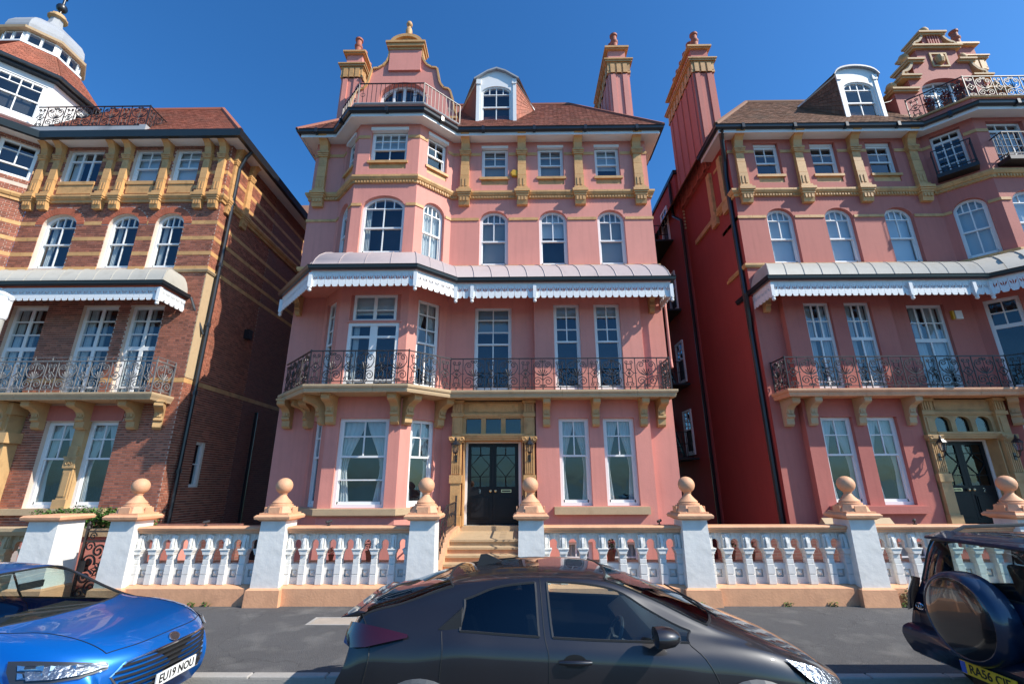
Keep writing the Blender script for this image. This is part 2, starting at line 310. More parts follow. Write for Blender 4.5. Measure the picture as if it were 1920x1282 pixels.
# ------------------------------------------------------------------ windows
def window(fr, u0, u1, z0, z1, rows, parent, rise=0.0, d=0.13, fw=0.075, vb=0.035, hb=0.035, meet=None, inside=None, name='window', frame='white', room=0.6, sill=None, pane='glass', thick=None, open_gap=0.0):
    H = z1-z0; mb = MB(fr)
    def outline(i):
        a, b, c, t, r = u0+i, u1-i, z0+i, z1-i, max(rise-i*0.6, 0) if rise else 0
        if rise: return [(a, c)]+arch_pts(a, b, t-r, r)+[(b, c)]
        return [(a, c), (a, t), (b, t), (b, c)]
    mb.prism(outline(0.0), d, d+0.10, holes=[outline(fw)])
    a, b, lo, hi = u0+fw, u1-fw, z0+fw, z1-fw; rr = max(rise-fw*0.6, 0)
    def top(u):
        if not rise: return hi
        c, h = (a+b)/2, (b-a)/2; k = max(0.0, 1-((u-c)/h)**2); return hi-rr+rr*math.sqrt(k)
    zs = [lo]+[z0+H*r[0] for r in rows[:-1]]+[hi]
    cells = []
    for k, (_, nc) in enumerate(rows):
        za, zb = zs[k], zs[k+1]; lower = meet is not None and k < meet; dd = d+(0.055 if lower else 0.02)
        if k: t = 0.055 if k == meet else (thick[1] if thick and thick[0] == k else hb); mb.box(a, b, d+0.012, d+0.085, za-t/2, za+t/2)
        if k == 0 and meet: mb.box(a, b, d+0.05, d+0.09, lo, lo+0.07)
        for c in range(nc):
            ua, ub = a+(b-a)*c/nc, a+(b-a)*(c+1)/nc
            if c: mb.box(ua-vb/2, ua+vb/2, dd-0.006, dd+0.034, za, (zb if k < len(rows)-1 else top(ua)))
            cells.append((ua, ub, za, zb, dd+0.016, k == len(rows)-1))
    if meet:
        for ua in (a, b-0.035): mb.box(ua, ua+0.035, d+0.05, d+0.088, lo, zs[meet])
        for ua in (a, b-0.03): mb.box(ua, ua+0.03, d+0.014, d+0.05, zs[meet], top(ua+0.015))
    w = mb.build(name, frame, parent)
    for ua, ub, za, zb, dd, last in cells:
        p = MB(fr)
        if last and rise:
            n = 5; ts = [(ua+(ub-ua)*k/n) for k in range(n+1)]
            poly = [(ua, za), (ub, za)]+[(t, max(top(t), za+0.002)) for t in ts[::-1]]
        else: poly = [(ua, za), (ub, za), (ub, zb), (ua, zb)]
        p.face([(q[0], dd, q[1]) for q in poly]); p.build('pane', pane, w)
    if room:
        r = MB(fr); e = 0.02; D0, D1 = d+0.11, d+room
        A, B, C_, T = u0-e, u1+e, z0-e, z1+e
        r.face([(A, D1, C_), (B, D1, C_), (B, D1, T), (A, D1, T)]); r.face([(A, D0, C_), (A, D1, C_), (A, D1, T), (A, D0, T)]); r.face([(B, D0, C_), (B, D1, C_), (B, D1, T), (B, D0, T)])
        r.face([(A, D0, T), (B, D0, T), (B, D1, T), (A, D1, T)]); r.face([(A, D0, C_), (B, D0, C_), (B, D1, C_), (A, D1, C_)])
        r.build('room_lining', 'room', w)
    W = u1-u0; dc = d+0.16
    if inside == 'swag':
        for sgn in (-1, 1):
            cb = MB(fr); nz, nu = 14, 16; idx = {}
            for i in range(nz+1):
                f = i/nz; z = z1-0.04-(H-0.1)*f
                width = W*(0.46-0.32*math.sin(min(f/0.62, 1)*math.pi/2)**1.5+(0.10*(f-0.62)/0.38 if f > 0.62 else 0))
                for j in range(nu+1):
                    g = j/nu; u = (u0+0.05+width*g) if sgn < 0 else (u1-0.05-width*g)
                    idx[i, j] = cb.P(u, dc+0.022*math.sin(g*26+f*2), z)
            for i in range(nz):
                for j in range(nu): cb.f.append([idx[i, j], idx[i, j+1], idx[i+1, j+1], idx[i+1, j]])
            cb.build('curtain', 'curtain', w, smooth=80)
    elif inside == 'net':
        cb = MB(fr); nu = 40
        for j in range(nu):
            ua, ub = u0+W*j/nu, u0+W*(j+1)/nu; da, db = dc+0.03*math.sin(j*1.1), dc+0.03*math.sin((j+1)*1.1)
            cb.face([(ua, da, z0), (ub, db, z0), (ub, db, z1-0.05), (ua, da, z1-0.05)])
        cb.build('curtain', 'curtain', w)
    elif inside and inside[0] == 'blind':
        cb = MB(fr); z = z1-0.06; zb = z0+H*inside[1]
        while z > zb: cb.face([(u0+0.05, dc-0.008, z), (u1-0.05, dc-0.008, z), (u1-0.05, dc+0.022, z-0.032), (u0+0.05, dc+0.022, z-0.032)]); z -= 0.034
        cb.build('blind', 'blind', w)
    elif inside and inside[0] == 'shade':
        MB(fr).box(u0+0.03, u1-0.03, dc, dc+0.008, z0+H*inside[1], z1-0.03).build('roller_shade', 'shade', w)
    elif inside and inside[0] == 'side':
        for k, (ua, ub) in enumerate(inside[1:]):
            cb = MB(fr); n = 18; A, B = u0+W*ua, u0+W*ub
            for j in range(n):
                a_, b_ = A+(B-A)*j/n, A+(B-A)*(j+1)/n
                cb.face([(a_, dc+0.025*math.sin(j*1.3), z0+0.02), (b_, dc+0.025*math.sin((j+1)*1.3), z0+0.02), (b_, dc+0.025*math.sin((j+1)*1.3), z1-0.04), (a_, dc+0.025*math.sin(j*1.3), z1-0.04)])
            cb.build('curtain', 'curtain', w)
    if sill: MB(fr).box(u0-sill[0], u1+sill[0], -sill[1], d+0.02, z0-sill[2], z0-0.003).build('sill', sill[3], w)
    return w
SASH22 = [(0.56, 1), (0.79, 2), (1, 2)]
# ------------------------------------------------------------------ ornament meshes (shared data, modelled about their own origin; front is -y)
def shared(name, mt, fn, smooth=False, bev=0):
    mb = MB(); fn(mb); return mb.mesh(name, mt, smooth, org=(0, 0, 0), mir=None, bev=bev)
def spiral(cx, cz, r0, r1, a0, a1, n=16):
    return [(cx+(r0+(r1-r0)*k/n)*math.cos(a0+(a1-a0)*k/n), 0, cz+(r0+(r1-r0)*k/n)*math.sin(a0+(a1-a0)*k/n)) for k in range(n+1)]
IR = 0.0145
def f_wide(mb):
    W = 0.64; c = W/2
    for x in (0, W): mb.box(x-0.011, x+0.011, -0.011, 0.011, 0, 0.97)
    for sg in (-1, 1):
        fl = lambda pts: [(c+sg*(p[0]), p[1], p[2]) for p in pts]
        mb.tube(fl([(0, 0, 0.30)]+spiral(0.155, 0.27, 0.135, 0.025, math.pi*0.85, -math.pi*2.2, 20)), IR)
        mb.tube(fl([(0.0, 0, 0.44), (0.10, 0, 0.45), (0.20, 0, 0.52), (0.265, 0, 0.64), (0.26, 0, 0.76), (0.20, 0, 0.84)]+spiral(0.155, 0.76, 0.085, 0.02, math.pi*0.42, math.pi*2.9, 14)), IR)
        mb.tube(fl(spiral(0.05, 0.86, 0.05, 0.015, 0, math.pi*2.5, 9)), IR*0.9)
        mb.tube(fl(spiral(0.06, 0.13, 0.045, 0.015, math.pi, -math.pi*1.5, 9)), IR*0.9)
        mb.tube(fl([(0.28, 0, 0.5), (W/2, 0, 0.5)]), IR*0.8)
    for k in range(7):
        a = math.radians(24+22*k); mb.tube([(c+0.03*math.cos(a), 0, 0.42+0.03*math.sin(a)), (c+0.17*math.cos(a), 0, 0.42+0.2*math.sin(a)), (c+0.19*math.cos(a)-0.01, 0, 0.42+0.24*math.sin(a))], [IR*0.6, IR*1.15, IR*0.5])
    mb.tube([(c, 0, 0.0), (c, 0, 0.44)], IR); mb.tube([(c, 0, 0.66), (c, 0, 0.92)], IR*0.8)
def f_narrow(mb):
    W = 0.36; c = W/2
    for sg in (-1, 1):
        for zc, s2 in ((0.17, 1), (0.83, -1)):
            mb.tube([(c+sg*p[0], 0, zc+s2*p[2]) for p in [(0, 0, 0.05), (0.02, 0, 0.06)]+spiral(0.065, 0, 0.055, 0.012, math.pi*0.6, -math.pi*2.0, 12)], IR*0.9)
        mb.tube([(c+sg*0.07, 0, 0.22), (c+sg*0.07, 0, 0.36), (c, 0, 0.43)], IR*0.9); mb.tube([(c+sg*0.07, 0, 0.78), (c+sg*0.07, 0, 0.64), (c, 0, 0.57)], IR*0.9)
        mb.tube([(c, 0, 0.36), (c+sg*0.13, 0, 0.5), (c, 0, 0.64)], IR); mb.tube([(c+sg*0.13, 0, 0.5), (c+sg*W/2, 0, 0.5)], IR*0.8)
    for k in range(8):
        a = math.pi*k/4; mb.tube([(c, 0, 0.5), (c+0.055*math.cos(a), 0, 0.5+0.06*math.sin(a))], [IR*1.3, IR*0.4])
    mb.tube([(c, 0, 0), (c, 0, 0.12)], IR)
OR = {}
for mt in ('iron', 'iron_grey'):
    OR['wide', mt] = shared('railing_panel_wide', mt, f_wide); OR['narrow', mt] = shared('railing_panel_narrow', mt, f_narrow)
def f_valance(mb):
    hole = lambda pts: pts
    mb.prism([(0.004, 0.42), (0.004, 0.07), (0.022, 0.06), (0.03, 0.015), (0.06, 0.0), (0.14, 0.0), (0.17, 0.015), (0.178, 0.06), (0.196, 0.07), (0.196, 0.42)], -0.012, 0.012,
        holes=[[(0.1, 0.17), (0.116, 0.26), (0.1, 0.36), (0.084, 0.26)], [(0.078, 0.19), (0.066, 0.285), (0.022, 0.335), (0.038, 0.25)], [(0.122, 0.19), (0.162, 0.25), (0.178, 0.335), (0.134, 0.285)]])
OR['valance'] = shared('valance_board', 'fretwhite', f_valance)
def f_pendant(mb): mb.box(-0.05, 0.05, -0.05, 0.05, -0.02, 0.40); mb.lathe([(0.055, -0.02), (0.06, -0.05), (0.035, -0.07), (0.055, -0.10), (0.05, -0.14), (0.01, -0.17)], n=10)
OR['pendant'] = shared('pendant', 'fretwhite', f_pendant)
def f_bracket(mb):
    pr = [(0, 0), (-0.66, 0), (-0.66, -0.10), (-0.62, -0.14), (-0.52, -0.17), (-0.40, -0.20), (-0.30, -0.27), (-0.25, -0.36), (-0.24, -0.42), (-0.27, -0.44), (-0.27, -0.50), (-0.20, -0.54), (-0.19, -0.70), (-0.12, -0.76), (0, -0.76)]
    mb.prism([(a, b) for a, b in pr], -0.115, 0.115, axis='x')
    for x in (-0.075, 0.005): mb.box(x, x+0.07, -0.285, -0.19, -0.40, -0.245)
    mb.box(-0.14, 0.14, -0.69, 0, 0.0, 0.05)
for mt in ('buffstone', 'terracotta', 'sandstone'): OR['bracket', mt] = shared('bracket', mt, f_bracket)
def f_pil_shaft(mb):
    z = 0.12
    for k, h in enumerate((0.52, 0.46, 0.46)):
        t = 0.15-0.01*k; mb.box(-0.155+0.006*k, 0.155-0.006*k, -t, 0.02, z+0.008, z+h-0.008); z += h
    mb.box(-0.20, 0.20, -0.20, 0.02, 0.0, 0.12); mb.box(-0.19, 0.19, -0.19, 0.02, 1.56, 1.62); mb.box(-0.205, 0.205, -0.215, 0.02, 1.625, 1.70); mb.box(-0.17, 0.17, -0.17, 0.02, 1.50, 1.555)
    mb.prism([(0.02, 1.70), (-0.16, 1.70), (-0.17, 1.80), (-0.21, 1.95), (-0.30, 2.07), (-0.42, 2.13), (-0.46, 2.22), (0.02, 2.22)], -0.15, 0.15, axis='x')
    for x in (-0.09, 0.03): mb.box(x, x+0.06, -0.168, -0.14, 0.2, 0.5)
def f_corbel(mb):
    mb.box(-0.27, 0.27, -0.27, 0.02, -0.10, 0.0); mb.box(-0.245, 0.245, -0.24, 0.02, -0.17, -0.105); mb.box(-0.22, 0.22, -0.21, 0.02, -0.25, -0.175)
    mb.prism([(0.02, -0.255), (-0.19, -0.255), (-0.17, -0.40), (-0.13, -0.56), (0.02, -0.56)], -0.185, 0.185, axis='x')
    for x in (-0.14, -0.03, 0.08): mb.box(x, x+0.06, -0.20, -0.15, -0.42, -0.28)
OR['shaft'] = shared('pilaster', 'terracotta', f_pil_shaft); OR['corbel'] = shared('corbel', 'terracotta', f_corbel)
def f_pot(mb): mb.lathe([(0.13, 0), (0.15, 0.04), (0.13, 0.08), (0.12, 0.34), (0.15, 0.37), (0.155, 0.42), (0.12, 0.44), (0.11, 0.60), (0.15, 0.63), (0.15, 0.68), (0.10, 0.70)], n=10)
OR['pot'] = shared('chimney_pot', 'pot', f_pot, smooth=40)
def pilaster(x, y, parent, z=12.1, rz=0.0, sc=None):
    p = place('pilaster', OR['shaft'], (x, y, z), parent, rz, sc); link(bpy.data.objects.new('corbel', OR['corbel']), p); return p
def railing(path, z, parent, mt='iron', first='narrow', posts=True):
    r = MB()
    for a, b in zip(path, path[1:]):
        f = Fr(a, b); q = MB(f); q.box(-0.005, f.L+0.005, -0.02, 0.02, 0.945, 0.975); q.box(0, f.L, -0.012, 0.012, 0.085, 0.105)
        r.v, base = r.v+[(v[0], v[1], v[2]+z) for v in q.v], len(r.v); r.f += [[i+base for i in fc] for fc in q.f]
        r.box(b[0]-0.016, b[0]+0.016, b[1]-0.016, b[1]+0.016, z-0.005, z+1.0)
    rail = r.build('railing', mt, parent)
    org = CUR.org
    for a, b in zip(path, path[1:]):
        f = Fr(a, b); kinds = []; L = 0; k = first
        if f.L < 0.3: continue
        while L < f.L-0.25: kinds.append(k); L += 0.64 if k == 'wide' else 0.36; k = 'wide' if k == 'narrow' else 'narrow'
        s = f.L/L; u = 0
        for k in kinds:
            q = f(u, 0, z); wd = 0.64 if k == 'wide' else 0.36
            ang = math.atan2(f.e.y, f.e.x)
            if CUR.mir is not None: place('railing_panel', OR[k, mt], q, rail, ang-math.pi, (s, 1, 1))
            else: place('railing_panel', OR[k, mt], q, rail, ang, (s, 1, 1))
            u += wd*s
    return rail
def tiles(mb, A, B, C_, D, cw=0.17, ch=0.125, th=0.012, tilt=0.016):
    """overlapping tiles on the roof quad: eave A->B, ridge D->C"""
    A, B, C_, D = [Vector(p) for p in (A, B, C_, D)]
    n = (B-A).cross(D-A).normalized()
    if n.z < 0: n = -n
    H = ((D+C_)/2-(A+B)/2).length; rows = max(1, int(H/ch))
    for r in range(rows):
        f0, f1 = r/rows, min(1.0, (r+1.25)/rows); la, lb = A.lerp(D, f0), B.lerp(C_, f0); ua, ub = A.lerp(D, f1), B.lerp(C_, f1)
        L = (lb-la).length; cnt = max(1, int(round(L/cw))); off = 0.5 if r % 2 else 0.0
        ks = [0]+[(k+off)/cnt for k in range(0 if off else 1, cnt)]+[1]
        for s0, s1 in zip(ks, ks[1:]):
            if s1-s0 < 1e-4: continue
            j = random.uniform(-0.003, 0.004); g = 0.006/L if L > 0.1 else 0
            p0, p1 = la.lerp(lb, s0+g), la.lerp(lb, s1-g); q0, q1 = ua.lerp(ub, s0+g), ua.lerp(ub, s1-g)
            h = n*(tilt+th+j); e = n*0.002
            i = len(mb.v); mb.v += [tuple(p0+h), tuple(p1+h), tuple(q1+e+n*th), tuple(q0+e+n*th), tuple(p0), tuple(p1)]
            mb.f += [[i, i+1, i+2, i+3], [i+4, i+5, i+1, i]]
    return mb
def band(path, prof, parent, name, mt, blk=0.45, skip=(), gap=0.003, ends=True):
    """a moulded course along path built block by block; skip: (segment, u0, u1)"""
    offs = [offset(path, o) for o, _ in prof]
    for i in range(len(path)-1):
        f = Fr(path[i], path[i+1]); cuts = [0.0, f.L]
        for sg, a, b in skip:
            if sg == i: cuts += [a, b]
        cuts = sorted(cuts)
        for a, b in zip(cuts, cuts[1:]):
            if b-a < 0.03 or any(sg == i and x-1e-6 <= a and b <= y+1e-6 for sg, x, y in skip): continue
            n = max(1, int(round((b-a)/blk)))
            for k in range(n):
                u0, u1 = a+(b-a)*k/n, a+(b-a)*(k+1)/n; mb = MB(); R = []
                for u, g in ((u0, gap), (u1, -gap)):
                    ring = []
                    for (o, z), of in zip(prof, offs):
                        if u < 1e-6 and i > 0: p = of[i]
                        elif u > f.L-1e-6 and i < len(path)-2: p = of[i+1]
                        else: p = f(u+g, -o, 0)
                        ring.append(mb.P(p[0], p[1], z))
                    R.append(ring)
                m = len(prof)
                for q in range(m): mb.f.append([R[0][q], R[0][(q+1) % m], R[1][(q+1) % m], R[1][q]])
                mb.f += [R[0][::-1], R[1]]; mb.build(name, mt, parent)
def canopy_offset(CB, o):
    """front overhang o, about half of that at the ends"""
    q = offset(CB, o); x0, x1 = CB[0][0], CB[-1][0]
    for i in (0, 1):
        if abs(CB[0][0]-CB[1][0]) < 1e-6: q[i] = (x0-0.62*o, q[i][1])
    for i in (-1, -2): q[i] = (x1+0.52*o, q[i][1])
    return q
# ------------------------------------------------------------------ the two stucco houses (the right-hand one is the centre one mirrored)
def pink_house(style):
    C = style == 'C'
    CUR.mir = None if C else 6.2
    root = thing('mansion', 'pale pink stucco mansion with curved gable and black double doors, between the two alleys' if C else
                 'deep rose stucco mansion with stepped scrolled gable, right of the narrow alley', 'house', ((-1.3 if C else 13.7), 18.0, 0.0))
    WM = 'pink' if C else 'rose'
    A, B, Cc, D, E_, F_ = (-7.3, 14), (-6.27, 14), (-5.4, 13.05), (-3.3, 13.05), (-2.27, 14), (4.72, 14)
    fAB, fBC, fCD, fDE, fEF = Fr(A, B), Fr(B, Cc), Fr(Cc, D), Fr(D, E_), Fr(E_, F_)
    ex = 2.27
    zt = 14.3
    # openings: (u0,u1,z0,z1,rise)
    bc = [(0.26, 0.98, 1.65, 4.05), (0.26, 0.98, 4.98, 7.78), (0.24, 1.0, 9.27, 11.37, 0.36), (0.26, 0.98, 12.45, 14.1)]
    cdw = [(0.36, 1.78, 1.65, 4.05), (0.32, 1.86, 4.90, 7.84), (0.34, 1.76, 9.27, 11.38, 0.48), (0.42, 1.68, 12.42, 14.1)]
    de = [(0.34, 1.14, 1.65, 4.05), (0.34, 1.14, 4.98, 7.78), (0.32, 1.14, 9.27, 11.37, 0.38), (0.34, 1.14, 12.45, 14.1)]
    f3 = [(x0+ex, x1+ex, 12.42, 14.1) for x0, x1 in ((-1.24, -0.28), (0.80, 1.73), (2.86, 3.76))]
    f2 = [(x0+ex, x1+ex, 9.27, 11.37, 0.40) for x0, x1 in ((-1.27, -0.28), (0.79, 1.76), (2.81, 3.75))]
    door = (-1.56+ex, 0.10+ex, 1.13, 3.50)
    f1a = (-1.36+ex, -0.17+ex, 4.98, 7.76)
    mb = MB(); wall(mb, fAB, -1.7, zt); wall(mb, fBC, -1.7, zt, bc); wall(mb, fCD, -1.7, zt, cdw); wall(mb, fDE, -1.7, zt, de)
    wall(mb, fEF, 8.6, zt, f3+f2); p0, p1 = 0.55, 3.92
    fL = Fr(E_, (p0, 14)); wall(mb, fL, -1.7, 8.6, [door, f1a])
    fP = Fr((p0, 13.75), (p1, 13.75)); g0 = [(1.22-p0, 2.12-p0, 1.66, 4.12), (2.53-p0, 3.46-p0, 1.66, 4.12)]; g1 = [(1.17-p0, 2.0-p0, 4.98, 7.76), (2.45-p0, 3.28-p0, 4.98, 7.76)]
    gb = [(1.15-p0, 2.05-p0, -1.2, 0.72), (2.45-p0, 3.35-p0, -1.2, 0.72)]
    wall(mb, Fr((p0, 14), (p0, 13.75)), -1.7, 8.6); wall(mb, fP, -1.7, 8.6, g0+g1+gb, th=0.3); wall(mb, Fr((p1, 13.75), (p1, 14)), -1.7, 8.6); wall(mb, Fr((p1, 14), F_), -1.7, 8.6)
    mb.fr = WORLD; mb.face([(p0, 13.75, 8.6), (p1, 13.75, 8.6), (p1, 14, 8.6), (p0, 14, 8.6)])
    mb.build('front_wall', WM, root)
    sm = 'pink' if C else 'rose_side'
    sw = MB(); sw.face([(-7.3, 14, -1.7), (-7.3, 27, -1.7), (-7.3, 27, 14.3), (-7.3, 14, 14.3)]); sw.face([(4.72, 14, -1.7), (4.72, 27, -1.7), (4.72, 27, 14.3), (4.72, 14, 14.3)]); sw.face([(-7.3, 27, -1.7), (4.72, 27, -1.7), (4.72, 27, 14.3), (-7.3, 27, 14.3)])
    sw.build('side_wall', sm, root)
    fb = MB(); fb.face([(-7.2, 14.9, 8.5), (4.6, 14.9, 8.5), (4.6, 26.9, 8.5), (-7.2, 26.9, 8.5)]); fb.face([(-7.2, 14.9, 4.6), (4.6, 14.9, 4.6), (4.6, 26.9, 4.6), (-7.2, 26.9, 4.6)]); fb.build('floor_slab', 'room', root)
    PATH = [(-7.3, 15.2), A, B, Cc, D, E_, F_, (4.72, 15.2)]
    # --- string courses
    band(PATH, [(-0.02, 11.83), (0.05, 11.83), (0.06, 11.93), (0.10, 11.95), (0.14, 12.03), (0.14, 12.10), (-0.02, 12.12)], root, 'string_course', 'terracotta', 0.5)
    dm = MB()
    for f in (fAB, fBC, fCD, fDE, fEF):
        dm.fr = f; u = 0.05
        while u < f.L-0.06: dm.box(u, u+0.05, -0.085, -0.03, 11.845, 11.925); u += 0.1
    dm.fr = WORLD; dd = dm.build('dentils', 'terracotta', root); dd['kind'] = 'stuff'
    sk2 = [(2, bc[2][0]-0.02, bc[2][1]+0.02), (3, cdw[2][0]-0.02, cdw[2][1]+0.02), (4, de[2][0]-0.02, de[2][1]+0.02)]+[(5, o[0]-0.02, o[1]+0.02) for o in f2]
    band(PATH, [(-0.02, 10.98), (0.03, 10.98), (0.03, 11.08), (-0.02, 11.08)], root, 'string_course', 'terracotta', 0.45, sk2)
    sk3 = [(2, bc[3][0]-0.02, bc[3][1]+0.02), (3, cdw[3][0]-0.02, cdw[3][1]+0.02), (4, de[3][0]-0.02, de[3][1]+0.02)]+[(5, o[0]-0.02, o[1]+0.02) for o in f3]
    band(PATH, [(-0.02, 13.66), (0.02, 13.66), (0.03, 13.72), (0.02, 13.78), (-0.02, 13.78)], root, 'string_course', 'terracotta', 0.45, sk3)
    band(PATH, [(-0.02, 9.10), (0.05, 9.10), (0.08, 9.17), (0.08, 9.24), (-0.02, 9.245)], root, 'string_course', 'terracotta', 0.5)
    # --- third-floor pilasters
    for x in (-6.97, -1.82, 0.22, 2.25, 4.36): pilaster(x, 14.0, root)
    # --- windows
    sillp = lambda f, o, zs: (MB(f).box(o[0]-0.06, o[1]+0.06, -0.05, 0.16, zs-0.10, zs-0.004).build('sill', 'terracotta', root), MB(f).box(o[0]+0.004, o[1]-0.004, 0.03, 0.12, 12.42, zs-0.10).build('sill_panel', 'terracotta', root))
    R3 = [(0.46, 1), (0.73, 2), (1, 2)]
    for i, o in enumerate(f3):
        sillp(fEF, o, 12.74); window(fEF, o[0]+0.004, o[1]-0.004, 12.745, 13.99, R3, root, meet=1, inside=('blind', 0.05) if C and i < 2 else ('shade', 0.35) if C else None)
        if C: MB(fEF).box(o[0]-0.01, o[1]+0.01, -0.01, 0.12, 13.995, 14.1).build('shutter_box', 'white', root)
        else: MB(fEF).box(o[0]+0.03, o[1]-0.03, 0.10, 0.2, 13.995, 14.1).build('shutter_box', 'white', root)
    for f, o, rws in ((fBC, bc[3], R3), (fCD, cdw[3], [(0.46, 2), (0.73, 4), (1, 4)]), (fDE, de[3], R3)):
        if C:
            sillp(f, o, 12.74); window(f, o[0]+0.004, o[1]-0.004, 12.745, 13.97, rws, root, meet=1, inside=('shade', 0.5) if f is fCD else None)
            MB(f).box(o[0]-0.02, o[1]+0.02, -0.05, 0.12, 13.975, 14.1).build('shutter_box', 'white', root)
        else:
            window(f, o[0], o[1], 12.42, 14.09, [(0.1, 1), (0.28, 3), (0.46, 3), (0.63, 3), (0.82, 3), (1, 3)], root, thick=(5, 0.09), name='french_door', inside=None)
            jb = MB(f); jb.box(o[0]-0.12, o[1]+0.12, -0.42, 0, 12.24, 12.38); jl = jb.build('juliet_balcony', 'iron', root)
            jr = MB(f)
            for z in (12.46, 13.28): jr.box(o[0]-0.11, o[1]+0.11, -0.41, -0.385, z, z+0.03); jr.box(o[0]-0.11, o[0]-0.085, -0.40, 0, z, z+0.03); jr.box(o[1]+0.085, o[1]+0.11, -0.40, 0, z, z+0.03)
            k = 8
            for q in range(k+1): u = o[0]-0.10+(o[1]-o[0]+0.19)*q/k; jr.box(u-0.008, u+0.008, -0.405, -0.39, 12.38, 13.29)
            for q in range(1, 4):
                for u in (o[0]-0.10, o[1]+0.09): jr.box(u, u+0.016, -0.41+0.1*q, -0.395+0.1*q, 12.38, 13.29)
            jr.build('juliet_railing', 'iron', jl)
    R2f = [(0.46, 1), (0.80, 2), (1, 4)]
    for i, o in enumerate(f2): window(fEF, o[0], o[1], o[2], o[3], R2f, root, rise=o[4], meet=1, fw=0.08, inside=(('blind', 0.02), ('shade', 0.55), ('blind', 0.02))[i] if C else ('shade', 0.02))
    window(fCD, *cdw[2][:4], [(0.46, 2), (0.80, 2), (1, 4)], root, rise=0.48, meet=1, fw=0.085, inside=('side', (0.06, 0.2)) if C else ('shade', 0.02))
    window(fBC, *bc[2][:4], R2f, root, rise=0.36, meet=1, inside='net'); window(fDE, *de[2][:4], [(0.46, 2), (0.80, 2), (1, 4)], root, rise=0.38, meet=1, inside='net' if C else ('shade', 0.02))
    if C:
        R1 = [(0.36, 1), (0.56, 2), (0.78, 2), (1, 2)]; R1 = [(0.555, 1), (0.70, 2), (0.85, 2), (1, 2)]
        window(fL, *f1a, [(0.555, 2), (0.70, 2), (0.85, 2), (1, 2)], root, d=0.10, meet=1, inside=('blind', 0.7))
        for o in g1: window(fP, *o, R1, root, d=0.10, meet=1, inside=('shade', 0.86))
        for f, o in ((fBC, bc[1]), (fDE, de[1])): window(f, *o, [(0.51, 2), (0.67, 2), (0.84, 2), (1, 2)], root, d=0.08, meet=1, inside='swag' if f is fDE else None)
        o = cdw[1]; window(fCD, o[0]+0.09, o[1]-0.13, 6.98, 7.84, [(0.42, 2), (1, 2)], root, d=0.06, vb=0.10, name='transom_window', inside=('shade', 0.3))
        w = MB(fCD); w.box(o[0], o[0]+0.09, 0.1, 0.2, 6.98, 7.84); w.box(o[1]-0.13, o[1], 0.1, 0.2, 6.98, 7.84); w.box(o[0]-0.05, o[1]+0.05, -0.04, 0.05, 6.92, 6.985); w.build('door_head', WM, root)
        window(fCD, o[0], o[1], 4.90, 6.92, [(0.12, 2), (0.78, 2), (1, 2)], root, d=0.02, fw=0.10, vb=0.22, hb=0.07, name='french_door', inside=('side', (0.08, 0.2)))
    else:
        FD = [(0.08, 2), (0.57, 2), (0.78, 3), (1, 3)]
        window(fL, *f1a, [(0.08, 2), (0.57, 2), (0.78, 4), (1, 4)], root, d=0.10, name='french_door', thick=(2, 0.12), fw=0.09, vb=0.05, inside=('side', (0.08, 0.4), (0.55, 0.8)))
        for o in g1: window(fP, *o, FD, root, d=0.10, name='french_door', thick=(2, 0.10), vb=0.05, inside=('side', (0.08, 0.35), (0.6, 0.85)))
        for f, o in ((fBC, bc[1]), (fDE, de[1]), (fCD, cdw[1])): window(f, *o, [(0.68, 1), (0.84, 2), (1, 2)], root, d=0.08, thick=(1, 0.12), fw=0.10)
    for o in g0: window(fP, *o, SASH22, root, d=0.12, meet=1, fw=0.09, inside='swag')
    for o in gb: window(fP, *o, SASH22, root, d=0.12, meet=1, inside='net')
    for f, o in ((fBC, bc[0]), (fCD, cdw[0]), (fDE, de[0])): window(f, *o, SASH22 if f is not fCD else [(0.30, 1), (0.56, 1), (0.79, 2), (1, 2)], root, d=0.10, meet=1 if f is not fCD else 2, fw=0.09, inside='swag')
    # ground-floor sills
    SP = [(-6.75, 14), B, Cc, D, E_, (-2.0, 14)]
    band(SP[1:5], [(-0.02, 1.44), (0.10, 1.44), (0.13, 1.47), (0.13, 1.63), (-0.02, 1.64)], root, 'sill', 'sandstone' if C else WM, 2.2)
    MB(fP).box(1.02-p0, 3.68-p0, -0.17, 0.1, 1.44, 1.64).build('sill', 'sandstone' if C else WM, root)
    # --- eaves, gutter
    EV = PATH[:]
    e = MB(); e.sweep([(-0.05, 14.25), (0.42, 14.25), (0.42, 14.30), (-0.05, 14.30)], EV); e.sweep([(0.40, 14.20), (0.435, 14.20), (0.435, 14.42), (0.40, 14.42)], EV); e.build('eaves', 'white', root)
    g = MB(); g.sweep([(0.44, 14.33), (0.50, 14.31), (0.56, 14.35), (0.575, 14.42), (0.60, 14.455), (0.575, 14.46), (0.44, 14.46)], EV); gu = g.build('gutter', 'gutter', root)
    for a, b in zip(offset(EV, 0.51)[1:], offset(EV, 0.51)[2:-1]):
        f = Fr(a, b); n = max(1, int(f.L/1.8))
        for k in range(n): u = f.L*(k+0.5)/n; MB(f).box(u-0.05, u+0.05, -0.10, 0.08, 14.29, 14.468).build('gutter_joint', 'gutter', gu)
    # --- roof
    rz0, rk = 14.44, 1.33; rY, rz1 = 16.2, 14.44+2.75*1.33
    r = MB(); q = [(-7.85, 13.45, rz0), (5.27, 13.45, rz0), (2.35, rY, rz1), (-4.9, rY, rz1)]; qb = [(5.27, 27.4, rz0), (2.35, 24.6, rz1), (-4.9, 24.6, rz1), (-7.85, 27.4, rz0)]
    r.face(q); r.face([q[1], qb[0], qb[1], q[2]]); r.face([qb[3], q[0], q[3], qb[2]]); r.face([qb[0], qb[3], qb[2], qb[1]]); r.face([q[3], q[2], qb[1], qb[2]])
